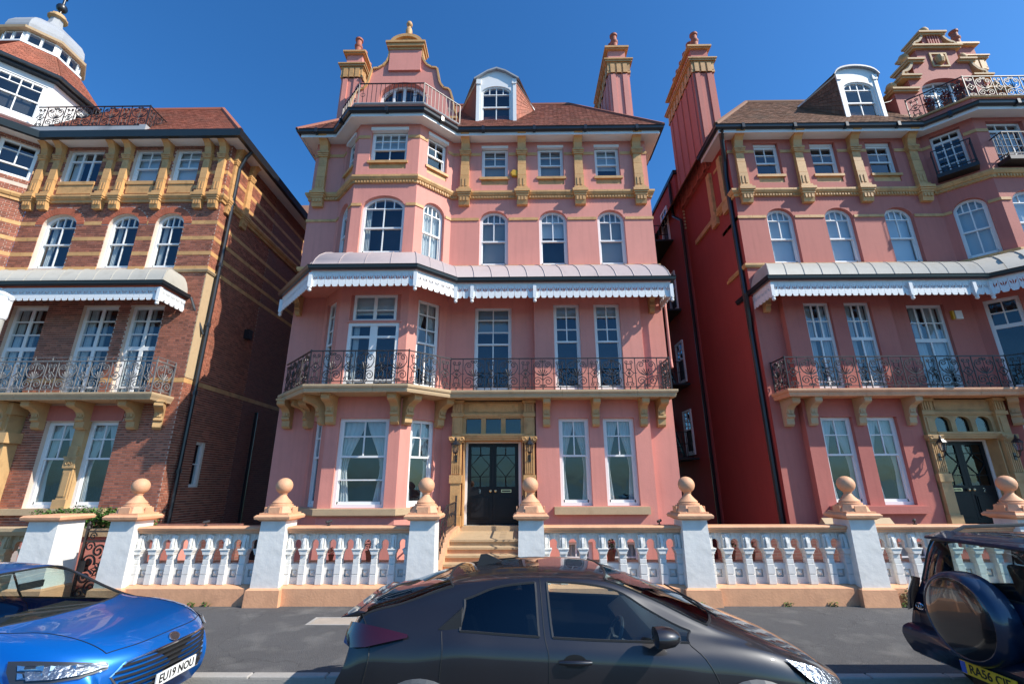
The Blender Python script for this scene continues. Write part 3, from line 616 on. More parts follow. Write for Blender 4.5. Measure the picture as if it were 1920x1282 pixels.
    TM = 'tile_red' if C else 'tile_brown'
    roof = r.build('roof', TM, root)
    t = MB(); tiles(t, (-2.2, 13.45, rz0), q[1], q[2], (-2.2, rY, rz1)); tiles(t, q[0], (-6.2, 13.45, rz0), (-4.9, rY, rz1), q[3]); tiles(t, q[1], (5.27, 20, rz0), (2.35, 20, rz1), q[2]); tiles(t, (-7.85, 20, rz0), q[0], q[3], (-4.9, 20, rz1))
    to = t.build('roof_tiles', TM, roof); to['kind'] = 'stuff'
    rd = MB(); rd.tube([q[2], (5.27, 13.45, rz0+0.02)], 0.09, 6); rd.tube([q[3], q[2]], 0.09, 6); rd.tube([q[3], q[0]], 0.09, 6); rd.build('ridge_tiles', TM, roof)
    # --- bay parapet, terrace railing
    BP = [(-6.55, 14.6), (-6.27, 14.0), Cc, D, E_, (-1.98, 14.6)]
    pz = 14.47
    pm = MB(); pm.sweep([(0.12, pz-0.1), (0.30, pz-0.1), (0.30, pz+0.32), (0.12, pz+0.32)], BP[1:5]); pm.face([(*offset(BP, 0.28)[i], pz+0.05) for i in range(6)]); par = pm.build('bay_parapet', WM, root)
    cp = MB(); cp.sweep([(0.08, pz+0.32), (0.36, pz+0.32), (0.38, pz+0.36), (0.36, pz+0.39), (0.08, pz+0.39)], BP[1:5]); cp.build('parapet_coping', 'lead_grey' if C else 'buffstone', par)
    rp = offset(BP, 0.24)[1:5]
    if C:
        rr = MB(); rz = pz+0.39
        for a, b in zip(rp, rp[1:]):
            f = Fr(a, b); rr.fr = f; rr.box(0, f.L, -0.018, 0.018, rz+0.93, rz+0.96); rr.box(0, f.L, -0.012, 0.012, rz+0.06, rz+0.08)
            n = int(f.L/0.15)
            for k in range(n+1): u = f.L*k/n; w_ = 0.017 if k in (0, n) else 0.008; rr.box(u-w_, u+w_, -w_, w_, rz, rz+0.94)
            for k in range(1, n, 6): rr.tube([(f.L*k/n+p[0], 0, rz+0.45+p[2]) for p in spiral(0, 0, 0.075, 0.075, 0, math.pi*2, 10)], 0.009)
        rr.fr = WORLD; rr.build('terrace_railing', 'iron', root)
    else: railing(rp, pz+0.36, root, 'iron')
    # --- gable
    gx, gy = -4.42, 14.35
    if C:
        half = [(2.12, 14.5), (2.12, 15.85), (2.02, 16.1), (1.95, 16.55), (1.84, 16.95), (1.78, 17.06), (1.58, 17.12), (1.45, 17.32), (1.38, 17.5), (1.30, 17.98), (1.27, 18.13), (1.06, 18.16), (0.86, 18.3), (0.72, 18.5), (0.64, 18.75), (0.63, 19.04)]
        poly = [(gx+a, b) for a, b in half]+[(gx-a, b) for a, b in half[::-1]]
        ho = [(gx-0.93, 15.1)]+arch_pts(gx-0.93, gx+0.93, 16.75, 0.75, 14)+[(gx+0.93, 15.1)]
        gm = MB(); gm.prism(poly, gy, gy+0.35, holes=[ho]); gab = gm.build('gable', WM, root)
        MB().box(gx-0.64, gx+0.64, gy-0.09, gy+0.01, 18.02, 19.05).build('gable_panel', WM, gab)
        for sg in (-1, 1):
            cpn = MB()
            for (a, b), (c, d_) in zip(half[1:], half[2:]):
                f = Fr((0, 0), (1, 0)); n = Vector((d_-b, -(c-a))).normalized()*0.075
                A_ = [(a, b), (c, d_), (c+n.x, d_+n.y), (a+n.x, b+n.y)]
                cpn.prism([(gx+sg*x, z) for x, z in A_], gy-0.07, gy+0.38)
            MB().box(gx+sg*1.98-0.22, gx+sg*1.98+0.22, gy-0.10, gy+0.4, 15.62, 15.72).build('gable_kneeler', 'terracotta', gab)
            cpn.build('gable_coping', 'terracotta', gab)
        t2 = MB(); t2.box(gx-0.68, gx+0.68, gy-0.12, gy+0.42, 19.05, 19.16); t2.box(gx-0.75, gx+0.75, gy-0.2, gy+0.48, 19.16, 19.30); t2.box(gx-0.80, gx+0.80, gy-0.25, gy+0.52, 19.30, 19.40)
        t2.prism(arch_pts(gx-0.62, gx+0.62, 19.40, 0.40, 14), gy-0.06, gy+0.35); o_ = arch_pts(gx-0.66, gx+0.66, 19.40, 0.46, 14); i_ = arch_pts(gx-0.50, gx+0.50, 19.40, 0.32, 14)
        t2.prism(o_+i_[::-1], gy-0.16, gy+0.38); t2.build('gable_pediment', 'terracotta', gab)
        MB().lathe([(0.10, 19.82), (0.11, 19.9), (0.09, 20.0), (0.13, 20.15), (0.14, 20.3), (0.10, 20.45), (0.06, 20.50), (0.06, 20.55), (0.11, 20.60), (0.13, 20.68), (0.10, 20.77), (0.02, 20.81)], (gx, gy+0.12), 14).build('gable_finial', 'terracotta', gab, smooth=35)
        fg = Fr((gx-0.93, gy), (gx+0.93, gy)); window(fg, 0, 1.86, 15.1, 17.5, [(0.30, 4), (0.48, 4), (0.66, 4), (1, 4)], root, rise=0.75, d=0.22, fw=0.10, vb=0.11, hb=0.12, name='gable_window')
    else:
        st = [(2.15, 14.5, 16.7), (1.45, 16.7, 17.35), (1.12, 17.35, 18.15), (0.80, 18.15, 18.85), (0.40, 18.85, 19.55)]
        poly = []
        for hw, za, zb in st: poly += [(gx+hw, za), (gx+hw, zb)]
        poly = poly+[(2*gx-a, b) for a, b in poly[::-1]]
        ho = [(gx-1.05, 15.0)]+arch_pts(gx-1.05, gx+1.05, 16.75, 0.62, 14)+[(gx+1.05, 15.0)]
        gm = MB(); gm.prism(poly, gy, gy+0.6, holes=[ho]); gab = gm.build('gable', WM, root)
        for a, b, zz in ((1.25, 2.25, 16.7), (1.0, 1.75, 17.35), (0.68, 1.32, 18.15), (None, 0.95, 18.85), (None, 0.52, 19.55)):
            for sg in ((-1, 1) if a else (1,)):
                xs = sorted((gx+sg*(a if a else -b), gx+sg*b)); cpn = MB(); cpn.box(xs[0], xs[1], gy-0.10, gy+0.7, zz-0.06, zz+0.02); cpn.box(xs[0]-0.04*(sg < 0 or not a), xs[1]+0.04*(sg > 0 or not a), gy-0.16, gy+0.75, zz+0.02, zz+0.10); cpn.build('gable_coping', 'buffstone', gab)
        for sg in (-1, 1):
            for ux, uz, s in ((1.50, 17.45, 0.62), (0.70, 18.95, 0.55)):
                sc = [(-0.62*s, 1.05*s), (-0.50*s, 0.72*s), (-0.30*s, 0.45*s), (-0.06*s, 0.30*s), (0.08*s, 0.30*s), (0.14*s, 0.22*s), (0.10*s, 0.12*s), (0.0, 0.12*s), (-0.06*s, 0.20*s), (-0.12*s, 0.16*s), (-0.10*s, 0.03*s), (0.04*s, -0.02), (0.22*s, 0.04*s), (0.28*s, 0.22*s), (0.18*s, 0.38*s), (0.02*s, 0.46*s), (-0.18*s, 0.58*s), (-0.36*s, 0.80*s), (-0.46*s, 1.05*s)]
                MB().prism([(gx+sg*(ux+x), z+uz) for x, z in sc], gy-0.08, gy+0.25).build('gable_scroll', 'sandstone', gab)
        for sx, zz in ((2.0, 16.8), (-2.0, 16.8), (1.16, 18.25), (-1.16, 18.25), (0, 19.65)):
            MB().lathe([(0.12, zz), (0.10, zz+0.1), (0.06, zz+0.14), (0.12, zz+0.18), (0.175, zz+0.27), (0.18, zz+0.35), (0.13, zz+0.46), (0.02, zz+0.50)], (gx+sx, gy+0.2), 14).build('gable_ball', 'buffstone', gab, smooth=35)
        pn = MB(); pn.prism([(gx-0.34, 17.9), (gx+0.34, 17.9), (gx+0.34, 18.6), (gx-0.34, 18.6)], gy-0.05, gy+0.01, holes=[[(gx-0.27, 17.97), (gx-0.27, 18.53), (gx+0.27, 18.53), (gx+0.27, 17.97)]]); pn.lathe([(0.02, 18.02), (0.14, 18.08), (0.18, 18.25), (0.15, 18.42), (0.02, 18.5)], (gx, gy-0.02), 10); pn.build('gable_carving', 'buffstone', gab)
        rb = MB()
        for k in range(5): rb.box(gx-0.24+0.1*k, gx-0.19+0.1*k, gy-0.05, gy+0.01, 18.98, 19.48)
        rb.build('gable_ribs', WM, gab)
        fg = Fr((gx-1.05, gy), (gx+1.05, gy)); window(fg, 0, 2.1, 15.0, 17.37, [(0.72, 3), (1, 3)], root, rise=0.62, d=0.2, fw=0.06, vb=0.05, name='gable_window', inside=('shade', 0.3))
    # --- dormer
    dx, hw, dy = -0.73, 0.74, 14.1
    dm = MB(); arch = (arch_pts(dx-hw-0.06, dx+hw+0.06, 17.30, 0.36, 12) if not C else [(dx-hw-0.06, 17.30), (dx-0.35, 17.62), (dx, 17.76), (dx+0.35, 17.62), (dx+hw+0.06, 17.30)])
    hole = [(dx-0.58, 15.32)]+arch_pts(dx-0.58, dx+0.58, 16.66, 0.32, 10)+[(dx+0.58, 15.32)]
    dm.prism([(dx-hw, 15.15)]+[(dx-hw, 17.30)]+arch[1:-1]+[(dx+hw, 17.30), (dx+hw, 15.15)], dy, dy+0.15, holes=[hole])
    dm.box(dx-hw-0.05, dx+hw+0.05, dy-0.08, dy+0.12, 15.10, 15.16); dm.box(dx-hw-0.03, dx-hw+0.10, dy-0.03, dy, 15.2, 17.2); dm.box(dx+hw-0.10, dx+hw+0.03, dy-0.03, dy, 15.2, 17.2)
    dm.box(dx-hw-0.04, dx-hw+0.14, dy-0.06, dy, 17.05, 17.28); dm.box(dx+hw-0.14, dx+hw+0.04, dy-0.06, dy, 17.05, 17.28)
    dor = dm.build('dormer', 'white', root)
    for sg in (-1, 1):
        a, b, c = (dx+sg*hw, dy+0.02, 17.28), (dx+sg*hw, dy+0.02, 15.15), (dx+sg*1.5, 15.36, 16.98)
        ck = MB(); ck.face([a, b, c]); ck.build('dormer_cheek', TM, dor)
        tk = MB(); tiles(tk, b, c, c, a, 0.17, 0.11); to = tk.build('cheek_tiles', 'tile_orange' if C else TM, dor); to['kind'] = 'stuff'
        MB().tube([a, (c[0], c[1], c[2]+0.02)], 0.05, 4).build('dormer_bargeboard', 'white', dor)
    dr = MB(); ridge = 16.3
    top = [(dx-hw-0.12, 17.30)]+[(x, z+0.05) for x, z in arch[1:-1]]+[(dx+hw+0.12, 17.30)]
    bk = [(dx-1.55, 16.98)]+[(x, z+0.05) for x, z in arch[1:-1]]+[(dx+1.55, 16.98)]
    for i in range(len(top)-1):
        a, b = top[i], top[i+1]; ya = 15.40 if i == 0 else 16.6; yb = 15.40 if i == len(top)-2 else 16.6
        dr.face([(a[0], dy-0.12, a[1]), (b[0], dy-0.12, b[1]), (bk[i+1][0], yb, bk[i+1][1]), (bk[i][0], ya, bk[i][1])])
        dr.face([(a[0], dy-0.12, a[1]), (b[0], dy-0.12, b[1]), (b[0], dy-0.12, b[1]-0.07), (a[0], dy-0.12, a[1]-0.07)])
        dr.face([(a[0], dy-0.12, a[1]-0.07), (b[0], dy-0.12, b[1]-0.07), (b[0], dy, b[1]-0.07), (a[0], dy, a[1]-0.07)])
    dr.build('dormer_roof', 'lead_grey', dor)
    fd = Fr((dx-0.58, dy), (dx+0.58, dy)); window(fd, 0, 1.16, 15.32, 16.98, [(0.42, 2), (0.78, 2), (1, 4)], root, rise=0.32, d=0.05, meet=1, fw=0.055, room=0.5, name='dormer_window')
    # --- chimneys
    def chimney(x0, x1, y0, y1, zb, zt_, pots, shift=0.0, pm_=WM):
        m = MB(); m.box(x0, x1, y0, y1, zb, zt_-0.95)
        nr = 5
        for k in range(nr):
            u = y0+0.25+(y1-y0-0.5)*k/(nr-1)
            for xx in (x0, x1): m.box(xx-0.04, xx+0.04, u-0.09, u+0.09, zb, zt_-1.55)
        for k in range(2): u = x0+(x1-x0)*(0.22+0.56*k); m.box(u-0.10, u+0.10, y0-0.05, y0, zb, zt_-1.55)
        m.box(x0+0.08, x1-0.08, y0+0.08, y1-0.08, zt_-0.80, zt_-0.14)
        ch = m.build('chimney', pm_, root)
        cpm = MB(); cpm.box(x0-0.05, x1+0.05, y0-0.05, y1+0.05, zt_-1.50, zt_-1.38); cpm.box(x0-0.03, x1+0.03, y0-0.06, y1+0.03, zt_-1.38, zt_-1.02)
        for o, za, zb2 in ((0.07, -1.02, -0.95), (0.13, -0.95, -0.86), (0.17, -0.86, -0.80), (0.02, -0.14, -0.09), (0.07, -0.09, 0.0)): cpm.box(x0-o, x1+o, y0-o, y1+o, zt_+za, zt_+zb2)
        n = 8
        for k in range(n): u = y0+0.2+(y1-y0-0.4)*k/(n-1); cpm.box(x0-0.07, x1+0.07, u-0.08, u+0.08, zt_-1.5, zt_-1.0)
        for k in range(3): u = x0+(x1-x0)*(0.2+0.3*k); cpm.box(u-0.09, u+0.09, y0-0.09, y0, zt_-1.5, zt_-1.0)
        cpm.build('chimney_cap', 'terracotta', ch)
        for k in range(pots): place('chimney_pot', OR['pot'], ((x0+x1)/2+shift, y0+0.32+(y1-y0-0.64)*k/max(1, pots-1), zt_), ch, 0, (1.15, 1.15, 1.5))
        return ch
    chimney(3.97, 4.86, 15.4, 18.4, 14.2, 20.42, 6)
    chimney(-7.38, -6.55, 15.3, 18.4, 14.2, 20.25, 5)
    # --- balcony
    BL = [(-7.25, 14.15), (-7.25, 14), B, Cc, D, E_, (4.55, 14), (4.55, 14.15)]
    oc = offset([B, Cc, D, E_, F_], 0.82); bp = [(-7.22, 14.02), (-7.22, oc[1][1]+(oc[1][0]+7.22)/0.87*0.95)]+oc[1:4]+[(4.55, 13.18), (4.55, 14.02)]
    s = MB(); s.prism([(x, y) for x, y in bp]+[(x, y) for x, y in [E_, (D[0], D[1]+0.02), (Cc[0], Cc[1]+0.02), B]], 4.66, 4.84, axis='z')
    SM = 'sandstone' if C else 'peach'
    sl = s.build('balcony', SM, root)
    band(bp, [(-0.03, 4.64), (0.02, 4.64), (0.04, 4.70), (0.04, 4.745), (0.07, 4.76), (0.085, 4.80), (0.085, 4.85), (-0.03, 4.855)], sl, 'balcony_edge', SM, 1.0)
    oc = offset([B, Cc, D, E_, F_], 0.77); railing([(-7.16, oc[1][1]+(oc[1][0]+7.16)/0.87*0.95)]+oc[1:4]+[(4.5, 13.23), (4.5, 13.98)], 4.855, root, 'iron')
    BM = 'buffstone' if C else 'sandstone'
    for f, u in ((fAB, 0.35), (fAB, 0.98), (fBC, 0.12), (fBC, 1.16), (fCD, 0.14), (fCD, 1.96), (fDE, 0.14), (fDE, 1.22)):
        q = f(u, 0, 4.62); place('bracket', OR['bracket', BM], q, root, math.atan2(f.e.y, f.e.x))
    for x in (0.86, 2.31, 3.72): place('bracket', OR['bracket', BM], (x, 13.76, 4.62), root, 0, (0.9, 0.8, 1))
    place('bracket', OR['bracket', BM], (4.30, 14.0, 4.62), root, 0)
    # --- verandah canopy
    CB = [(-6.90, 14.68), Cc, D, E_, (4.12, 14), (4.12, 14.9)]
    prof = [(0.0, 9.10), (0.13, 9.095), (0.32, 9.06), (0.54, 8.99), (0.74, 8.88), (0.92, 8.71), (1.04, 8.52), (1.10, 8.36), (1.14, 8.26)]
    c = MB(); off_ = canopy_offset
    cols = [[c.P(q[0], q[1], z) for q in off_(CB, o)] for o, z in prof]
    for i in range(len(CB)-1):
        for k in range(len(prof)-1): c.f.append([cols[k][i], cols[k][i+1], cols[k+1][i+1], cols[k+1][i]])
    can = c.build('canopy', 'lead_pink' if C else 'lead_cream', root, smooth=40)
    un = MB(); o1, o2 = off_(CB, 1.12), off_(CB, 0.0)
    for i in range(0, len(CB)-2): un.face([(*o1[i], 8.13), (*o1[i+1], 8.13), (*o2[i+1], 8.13), (*o2[i], 8.13)])
    for i in (len(CB)-2,): un.face([(*o1[i], 8.13), (*o1[i+1], 8.13), (*o2[i+1], 8.13), (*o2[i], 8.13)])
    un.build('canopy_soffit', 'white' if False else WM, can)
    for i in range(len(CB)-1):
        f = Fr(CB[i], CB[i+1]); n = max(1, int(round(f.L/0.52)))
        for k in range(n+1):
            if i == len(CB)-2: continue
            pts = []
            for j, (o, z) in enumerate(prof):
                oo = off_(CB, o); p = Vector(oo[i]).lerp(Vector(oo[i+1]), k/n); pts.append((p.x, p.y, z+0.008))
            if k == n and i < len(CB)-3: continue
            rb = MB(); rb.tube(pts, 0.014, 4); rb.build('canopy_seam', 'lead_pink' if C else 'lead_cream', can)
    CE = off_(CB, 1.12); g = MB(); g.sweep([(0.0, 8.13), (0.07, 8.12), (0.11, 8.16), (0.125, 8.23), (0.14, 8.255), (0.11, 8.265), (0.0, 8.265)], CE); g.build('canopy_gutter', 'gutter', can)
    fb_ = MB(); fb_.sweep([(-0.05, 8.03), (-0.025, 8.03), (-0.025, 8.13), (-0.05, 8.13)], CE); fb_.build('canopy_fascia', 'fretwhite', can)
    vo = off_(CB, 1.085)
    for a, b in zip(vo, vo[1:]):
        f = Fr(a, b); n = max(1, int(round(f.L/0.2))); s_ = f.L/n/0.2; ang = math.atan2(f.e.y, f.e.x)
        for k in range(n):
            if CUR.mir is not None: place('valance_board', OR['valance'], f(0.2*s_*k, 0, 7.63), can, ang-math.pi, (s_, 1, 1))
            else: place('valance_board', OR['valance'], f(0.2*s_*k, 0, 7.63), can, ang, (s_, 1, 1))
    for i in (0, 1, 2, 3, 4): place('pendant', OR['pendant'], (vo[i][0], vo[i][1]-0.02, 7.64), can)
    for x in (-1.35, 0.55): place('pendant', OR['pendant'], (x, vo[3][1]-0.03, 7.64), can)
    for x in (-7.1, 4.35): place('bracket', OR['bracket', 'buffstone'], (x, 14.0, 8.10), can, 0, (0.7, 0.9, 0.8))
    ec = MB(); ec.face([(*off_(CB, o)[0], z) for o, z in prof]+[(*off_(CB, 1.12)[0], 8.13), (*off_(CB, 0)[0], 8.13)]); ec.build('canopy_end', 'lead_pink' if C else 'lead_cream', can)
    # --- door surround
    SMt = 'terracotta' if C else 'buffstone'
    fS = Fr((-1.95, 13.78), (0.52, 13.78)); W_ = fS.L
    sr = MB(fS); wall(sr, fS, 3.52, 4.62, [(0.42, 0.42+0.45, 3.68, 4.12, 0.0 if C else 0.16), (1.01, 1.01+0.45, 3.68, 4.12, 0.0 if C else 0.16), (1.60, 1.60+0.45, 3.68, 4.12, 0.0 if C else 0.16)], th=0.12)
    sr.box(0, 0.001, 0, 0.3, 3.52, 4.62); sr.box(W_-0.001, W_, 0, 0.3, 3.52, 4.62); sr.box(0.36, 0.40, 0.0, 0.35, 1.13, 3.52); sr.box(W_-0.40, W_-0.36, 0, 0.35, 1.13, 3.52); sr.box(0.3, W_-0.3, 0.02, 0.42, 3.47, 3.518)
    ds = sr.build('door_surround', SMt, root)
    for k in range(3): u = 0.42+0.59*k; MB(fS).box(u-0.005, u+0.455, 0.10, 0.115, 3.67, 4.13).build('fanlight', 'glass_frost', ds); MB(fS).box(u, u+0.45, 0.2, 0.21, 3.67, 4.13).build('fanlight_back', 'room', ds)
    md = MB(fS); md.box(0.34, W_-0.34, -0.10, 0.02, 3.54, 3.60); md.box(0.36, W_-0.36, -0.06, 0.02, 3.48, 3.54); md.box(0.32, W_-0.32, -0.13, 0.02, 3.60, 3.66); md.box(0.36, W_-0.36, -0.04, 0.02, 4.16, 4.20); md.box(0.36, W_-0.36, -0.07, 0.02, 4.20, 4.25); md.box(0.5, W_-0.5, -0.02, 0.02, 4.32, 4.56)
    md.build('door_cornice', SMt, ds)
    for u in (0.0, W_-0.35):
        p = MB(fS); p.box(u, u+0.35, -0.16, 0.06, 1.13, 1.40); p.box(u+0.03, u+0.32, -0.12, 0.06, 1.40, 2.28); p.box(u-0.005, u+0.355, -0.15, 0.06, 2.28, 2.50)
        p.box(u+0.03, u+0.32, -0.10, 0.06, 2.50, 3.42)
        for k in range(5): p.box(u+0.045+0.056*k, u+0.077+0.056*k, -0.125, -0.09, 2.53, 3.36)
        p.box(u-0.02, u+0.37, -0.16, 0.06, 3.42, 3.47); p.box(u-0.05, u+0.40, -0.19, 0.06, 3.47, 3.58)
        for sg in (0, 1): p.tube([(u+0.02+0.31*sg+q[0], -0.2, 3.50+q[2]) for q in spiral(0, 0, 0.06, 0.012, 0, 9.0, 14)], 0.016, 4)
        p.box(u+0.03, u+0.32, -0.10, 0.06, 3.58, 4.16); p.box(u-0.01, u+0.36, -0.15, 0.06, 4.16, 4.26); p.box(u+0.02, u+0.33, -0.12, 0.06, 4.26, 4.60); p.box(u-0.02, u+0.37, -0.2, 0.06, 4.56, 4.64)
        for k in range(4): p.box(u+0.04+0.075*k, u+0.085+0.075*k, -0.15, -0.11, 4.30, 4.54)
        p.box(u+0.09, u+0.26, -0.125, -0.09, 3.66, 4.08); p.build('door_pilaster', SMt, ds)
    # --- front doors
    fD = Fr((-1.56, 14.18), (0.10, 14.18)); Wd = fD.L
    fm = MB(fD); fm.prism([(0, 1.13), (0, 3.5), (Wd, 3.5), (Wd, 1.13)], -0.04, 0.08, holes=[[(0.075, 1.131), (0.075, 3.43), (Wd-0.075, 3.43), (Wd-0.075, 1.131)]]); fm.build('door_frame', 'white', root)
    MB(fD).box(-0.1, Wd+0.1, -0.35, 0.1, 1.0, 1.13).build('threshold', 'sandstone', root)
    rmm = MB(fD); rmm.face([(0, 1.2, 1.0), (Wd, 1.2, 1.0), (Wd, 1.2, 3.5), (0, 1.2, 3.5)]); rmm.build('hall_lining', 'room', root)
    lw = (Wd-0.15)/2
    for k in range(2):
        u0 = 0.075+lw*k; u1 = u0+lw-0.006; g0_, g1_, ga, gb_ = u0+0.10, u1-0.10, 2.18, 3.32
        dmb = MB(fD); dmb.prism([(u0, 1.16), (u0, 3.42), (u1, 3.42), (u1, 1.16)], 0.0, 0.05, holes=[[(g0_, ga), (g0_, gb_), (g1_, gb_), (g1_, ga)]])
        cu = (g0_+g1_)/2; zb_, zm, zt2 = 2.46, 2.78, 3.08
        for P0, P1 in (((g0_, zb_), (g1_, zb_)), ((g0_, zt2), (g1_, zt2)), ((cu, ga), (cu, zb_)), ((cu, zt2), (cu, gb_)), ((cu, zb_), (g0_, zm)), ((cu, zb_), (g1_, zm)), ((cu, zt2), (g0_, zm)), ((cu, zt2), (g1_, zm))): dmb.tube([(P0[0], 0.02, P0[1]), (P1[0], 0.02, P1[1])], 0.016, 4)
        dmb.box(u0+0.09, u1-0.09, -0.018, 0.0, 1.30, 1.92); dmb.box(u0+0.05, u1-0.05, -0.012, 0.0, 1.24, 1.26)
        dmb.prism([(u0+0.13, 1.34), (u0+0.13, 1.88), (u1-0.13, 1.88), (u1-0.13, 1.34)], -0.04, -0.015)
        dr_ = dmb.build('front_door', 'doorblack', root)
        pg = MB(fD); pg.face([(g0_, 0.03, ga), (g1_, 0.03, ga), (g1_, 0.03, gb_), (g0_, 0.03, gb_)]); pg.build('pane', 'glass', dr_)
        kx = u1-0.06 if k == 0 else u0+0.08
        kb = MB(fD); q = fD(kx, -0.06, 2.06); 
        MB().lathe([(0.02, 2.02), (0.04, 2.04), (0.045, 2.06), (0.04, 2.08), (0.02, 2.10)], (q[0], q[1]), 10).build('door_knob', 'brass', dr_, smooth=True)
        if k == 1:
            lb = MB(fD); lb.prism([(u0+0.24, 2.02), (u0+0.24, 2.10), (u0+0.54, 2.10), (u0+0.54, 2.02)], -0.03, 0.0, holes=[[(u0+0.26, 2.04), (u0+0.26, 2.08), (u0+0.52, 2.08), (u0+0.52, 2.04)]]); lb.build('letter_box', 'brass', dr_)
        elif not C:
            nb = MB(fD); cx_ = u0+0.36; nb.tube([(cx_-0.026*math.cos(a), -0.012, 2.075+0.026*math.sin(a)) for a in [math.radians(165-28*i) for i in range(8)]]+[(cx_+0.026, -0.012, 2.0), (cx_-0.03, -0.012, 2.0)], 0.006, 4); nb.build('house_number', 'steel', dr_)
        else:
            nb = MB(fD); cx_ = u0+0.36
            for zc in (2.075, 2.025): nb.tube([(cx_+0.026*math.cos(a), -0.012, zc+0.026*math.sin(a)) for a in [math.radians(130-24*i) for i in range(10)]], 0.006, 4)
            nb.build('house_number', 'steel', dr_)
    # lanterns
    for u in (0.17, W_-0.17):
        q = fS(u, -0.30, 0); ln = MB(); ln.tube([(q[0], 13.66, 2.98), (q[0], 13.56, 2.93), (q[0], 13.50, 2.99), (q[0], 13.48, 3.08)], 0.016, 5); ln.box(q[0]-0.035, q[0]+0.035, 13.64, 13.67, 2.86, 3.06)
        ln.lathe([(0.03, 3.08), (0.06, 3.11), (0.07, 3.13)], (q[0], 13.48), 6); ln.lathe([(0.13, 3.34), (0.115, 3.37), (0.06, 3.44), (0.035, 3.46), (0.04, 3.49), (0.01, 3.56)], (q[0], 13.48), 6)
        for k in range(6): a = math.pi*k/3; ln.tube([(q[0]+0.065*math.cos(a), 13.48+0.065*math.sin(a), 3.12), (q[0]+0.11*math.cos(a), 13.48+0.11*math.sin(a), 3.35)], 0.008, 4)
        lo = ln.build('wall_lantern', 'black_metal', root); MB().lathe([(0.06, 3.13), (0.10, 3.34)], (q[0], 13.48), 6).build('lantern_glass', 'lamp_glass', lo)
    # --- pipes, alarm
    if C:
        MB().tube([(4.86, 13.85, 8.2), (4.78, 13.8, 7.95), (4.74, 13.75, 7.6), (4.74, 13.75, 5.9), (4.70, 13.6, 5.6)], 0.04, 8).build('downpipe', 'pink', root)
        ab = MB(); ab.lathe([(0.15, 0), (0.15, 0.08), (0.12, 0.1)], n=6); me = ab.mesh('alarm_box', 'alarm_yellow', org=(0, 0, 0), mir=None); o = place('alarm_box', me, (-0.05, 13.99, 12.86), root); o.rotation_euler = (math.pi/2, 0, 0)
        MB().box(-2.02, -1.72, 13.97, 14.0, 7.55, 7.67).build('vent_grille', 'pink', root)
    else:
        MB().tube([(5.05, 13.55, 14.30), (4.95, 13.8, 14.1), (4.80, 14.15, 13.4), (4.80, 14.25, 12.8), (4.80, 14.25, 1.0)], 0.08, 8).build('downpipe', 'black_metal', root)
        MB().tube([(4.95, 13.9, 8.15), (4.88, 14.05, 7.7), (4.80, 14.25, 6.9)], 0.06, 8).build('downpipe_branch', 'black_metal', root)
        jn = MB()
        for z in (12.5, 10.4, 8.5, 6.8, 4.6, 2.9): jn.lathe([(0.085, z), (0.085, z+0.12)], (4.80, 14.25), 8)
        jn.build('pipe_collar', 'black_metal', root)
        al = MB(); al.box(-1.80, -1.58, 13.90, 14.0, 7.22, 7.50); al.build('alarm_box', 'white', root); MB().box(-1.57, -1.50, 13.92, 14.0, 7.22, 7.50).build('alarm_box_side', 'alarm_yellow', root)
        for yy in (14.55, 15.55):
            for (za, zb, hw_) in ((12.1, 13.9, 0.14), (11.6, 12.1, 0.22)): MB().box(4.70, 4.84, yy-hw_, yy+hw_, za, zb).build('side_pilaster', 'terracotta', root)
        MB().box(4.70, 4.80, 14.2, 17.5, 11.9, 12.08).build('side_string_course', 'terracotta', root); MB().box(4.70, 4.77, 14.0, 15.4, 9.12, 9.22).build('side_string_course', 'terracotta', root)
        MB().box(4.70, 4.75, 14.0, 15.2, 10.98, 11.08).build('side_string_course', 'terracotta', root)
        # rear wing seen along the alley
        rw = MB(); rw.box(2.0, 4.98, 18.4, 34, -1.7, 16.1); rwo = rw.build('rear_wing', 'rose_side', root)
        MB().box(1.9, 5.06, 18.3, 34.2, 16.1, 16.28).build('rear_wing_roof', 'gutter', rwo)
        qn = MB()
        for k in range(16): qn.box(4.55, 4.8, 18.36, 18.42, 13.2+0.17*k, 13.29+0.17*k)
        qn.build('rear_quoins', 'sandstone', rwo)
        fw_ = Fr((4.985, 18.4), (4.985, 30))
        for kz, z in enumerate((13.4, 9.9, 6.5, 3.4)):
            for u in (1.3, 3.6):
                w = window(fw_, u, u+0.95, z, z+1.9, SASH22, root, d=-0.06, fw=0.1, meet=1, room=0)
                MB(fw_).face([(u, 0.004-0.01, z), (u+0.95, 0.004-0.01, z), (u+0.95, -0.006, z+1.9), (u, -0.006, z+1.9)]).build('room_lining', 'room', w)
            fe = MB(); fe.box(4.99, 5.95, 19.4, 23.4, z-0.22, z-0.14); fo = fe.build('fire_escape_landing', 'iron', root); fr_ = MB()
            for zz in (0.45, 0.95): fr_.box(5.9, 5.93, 20.0, 23.4, z+zz, z+zz+0.03); fr_.box(5.0, 5.93, 20.0, 20.03, z+zz, z+zz+0.03)
            for q in range(18): fr_.box(5.9, 5.92, 20.0+q*0.2, 20.02+q*0.2, z-0.15, z+0.97)
            for q in range(5): fr_.box(5.0+q*0.2, 5.02+q*0.2, 20.0, 20.02, z-0.15, z+0.97)
            if kz: 
                for q in range(12): fr_.box(5.1, 5.85, 20.9+q*0.2, 21.08+q*0.2, z+0.15+q*0.25, z+0.18+q*0.25)
                for xx in (5.08, 5.86): fr_.tube([(xx, 20.8, z), (xx, 23.4, z+3.2)], 0.05, 4)
            fr_.build('fire_escape_railing', 'iron', fo)
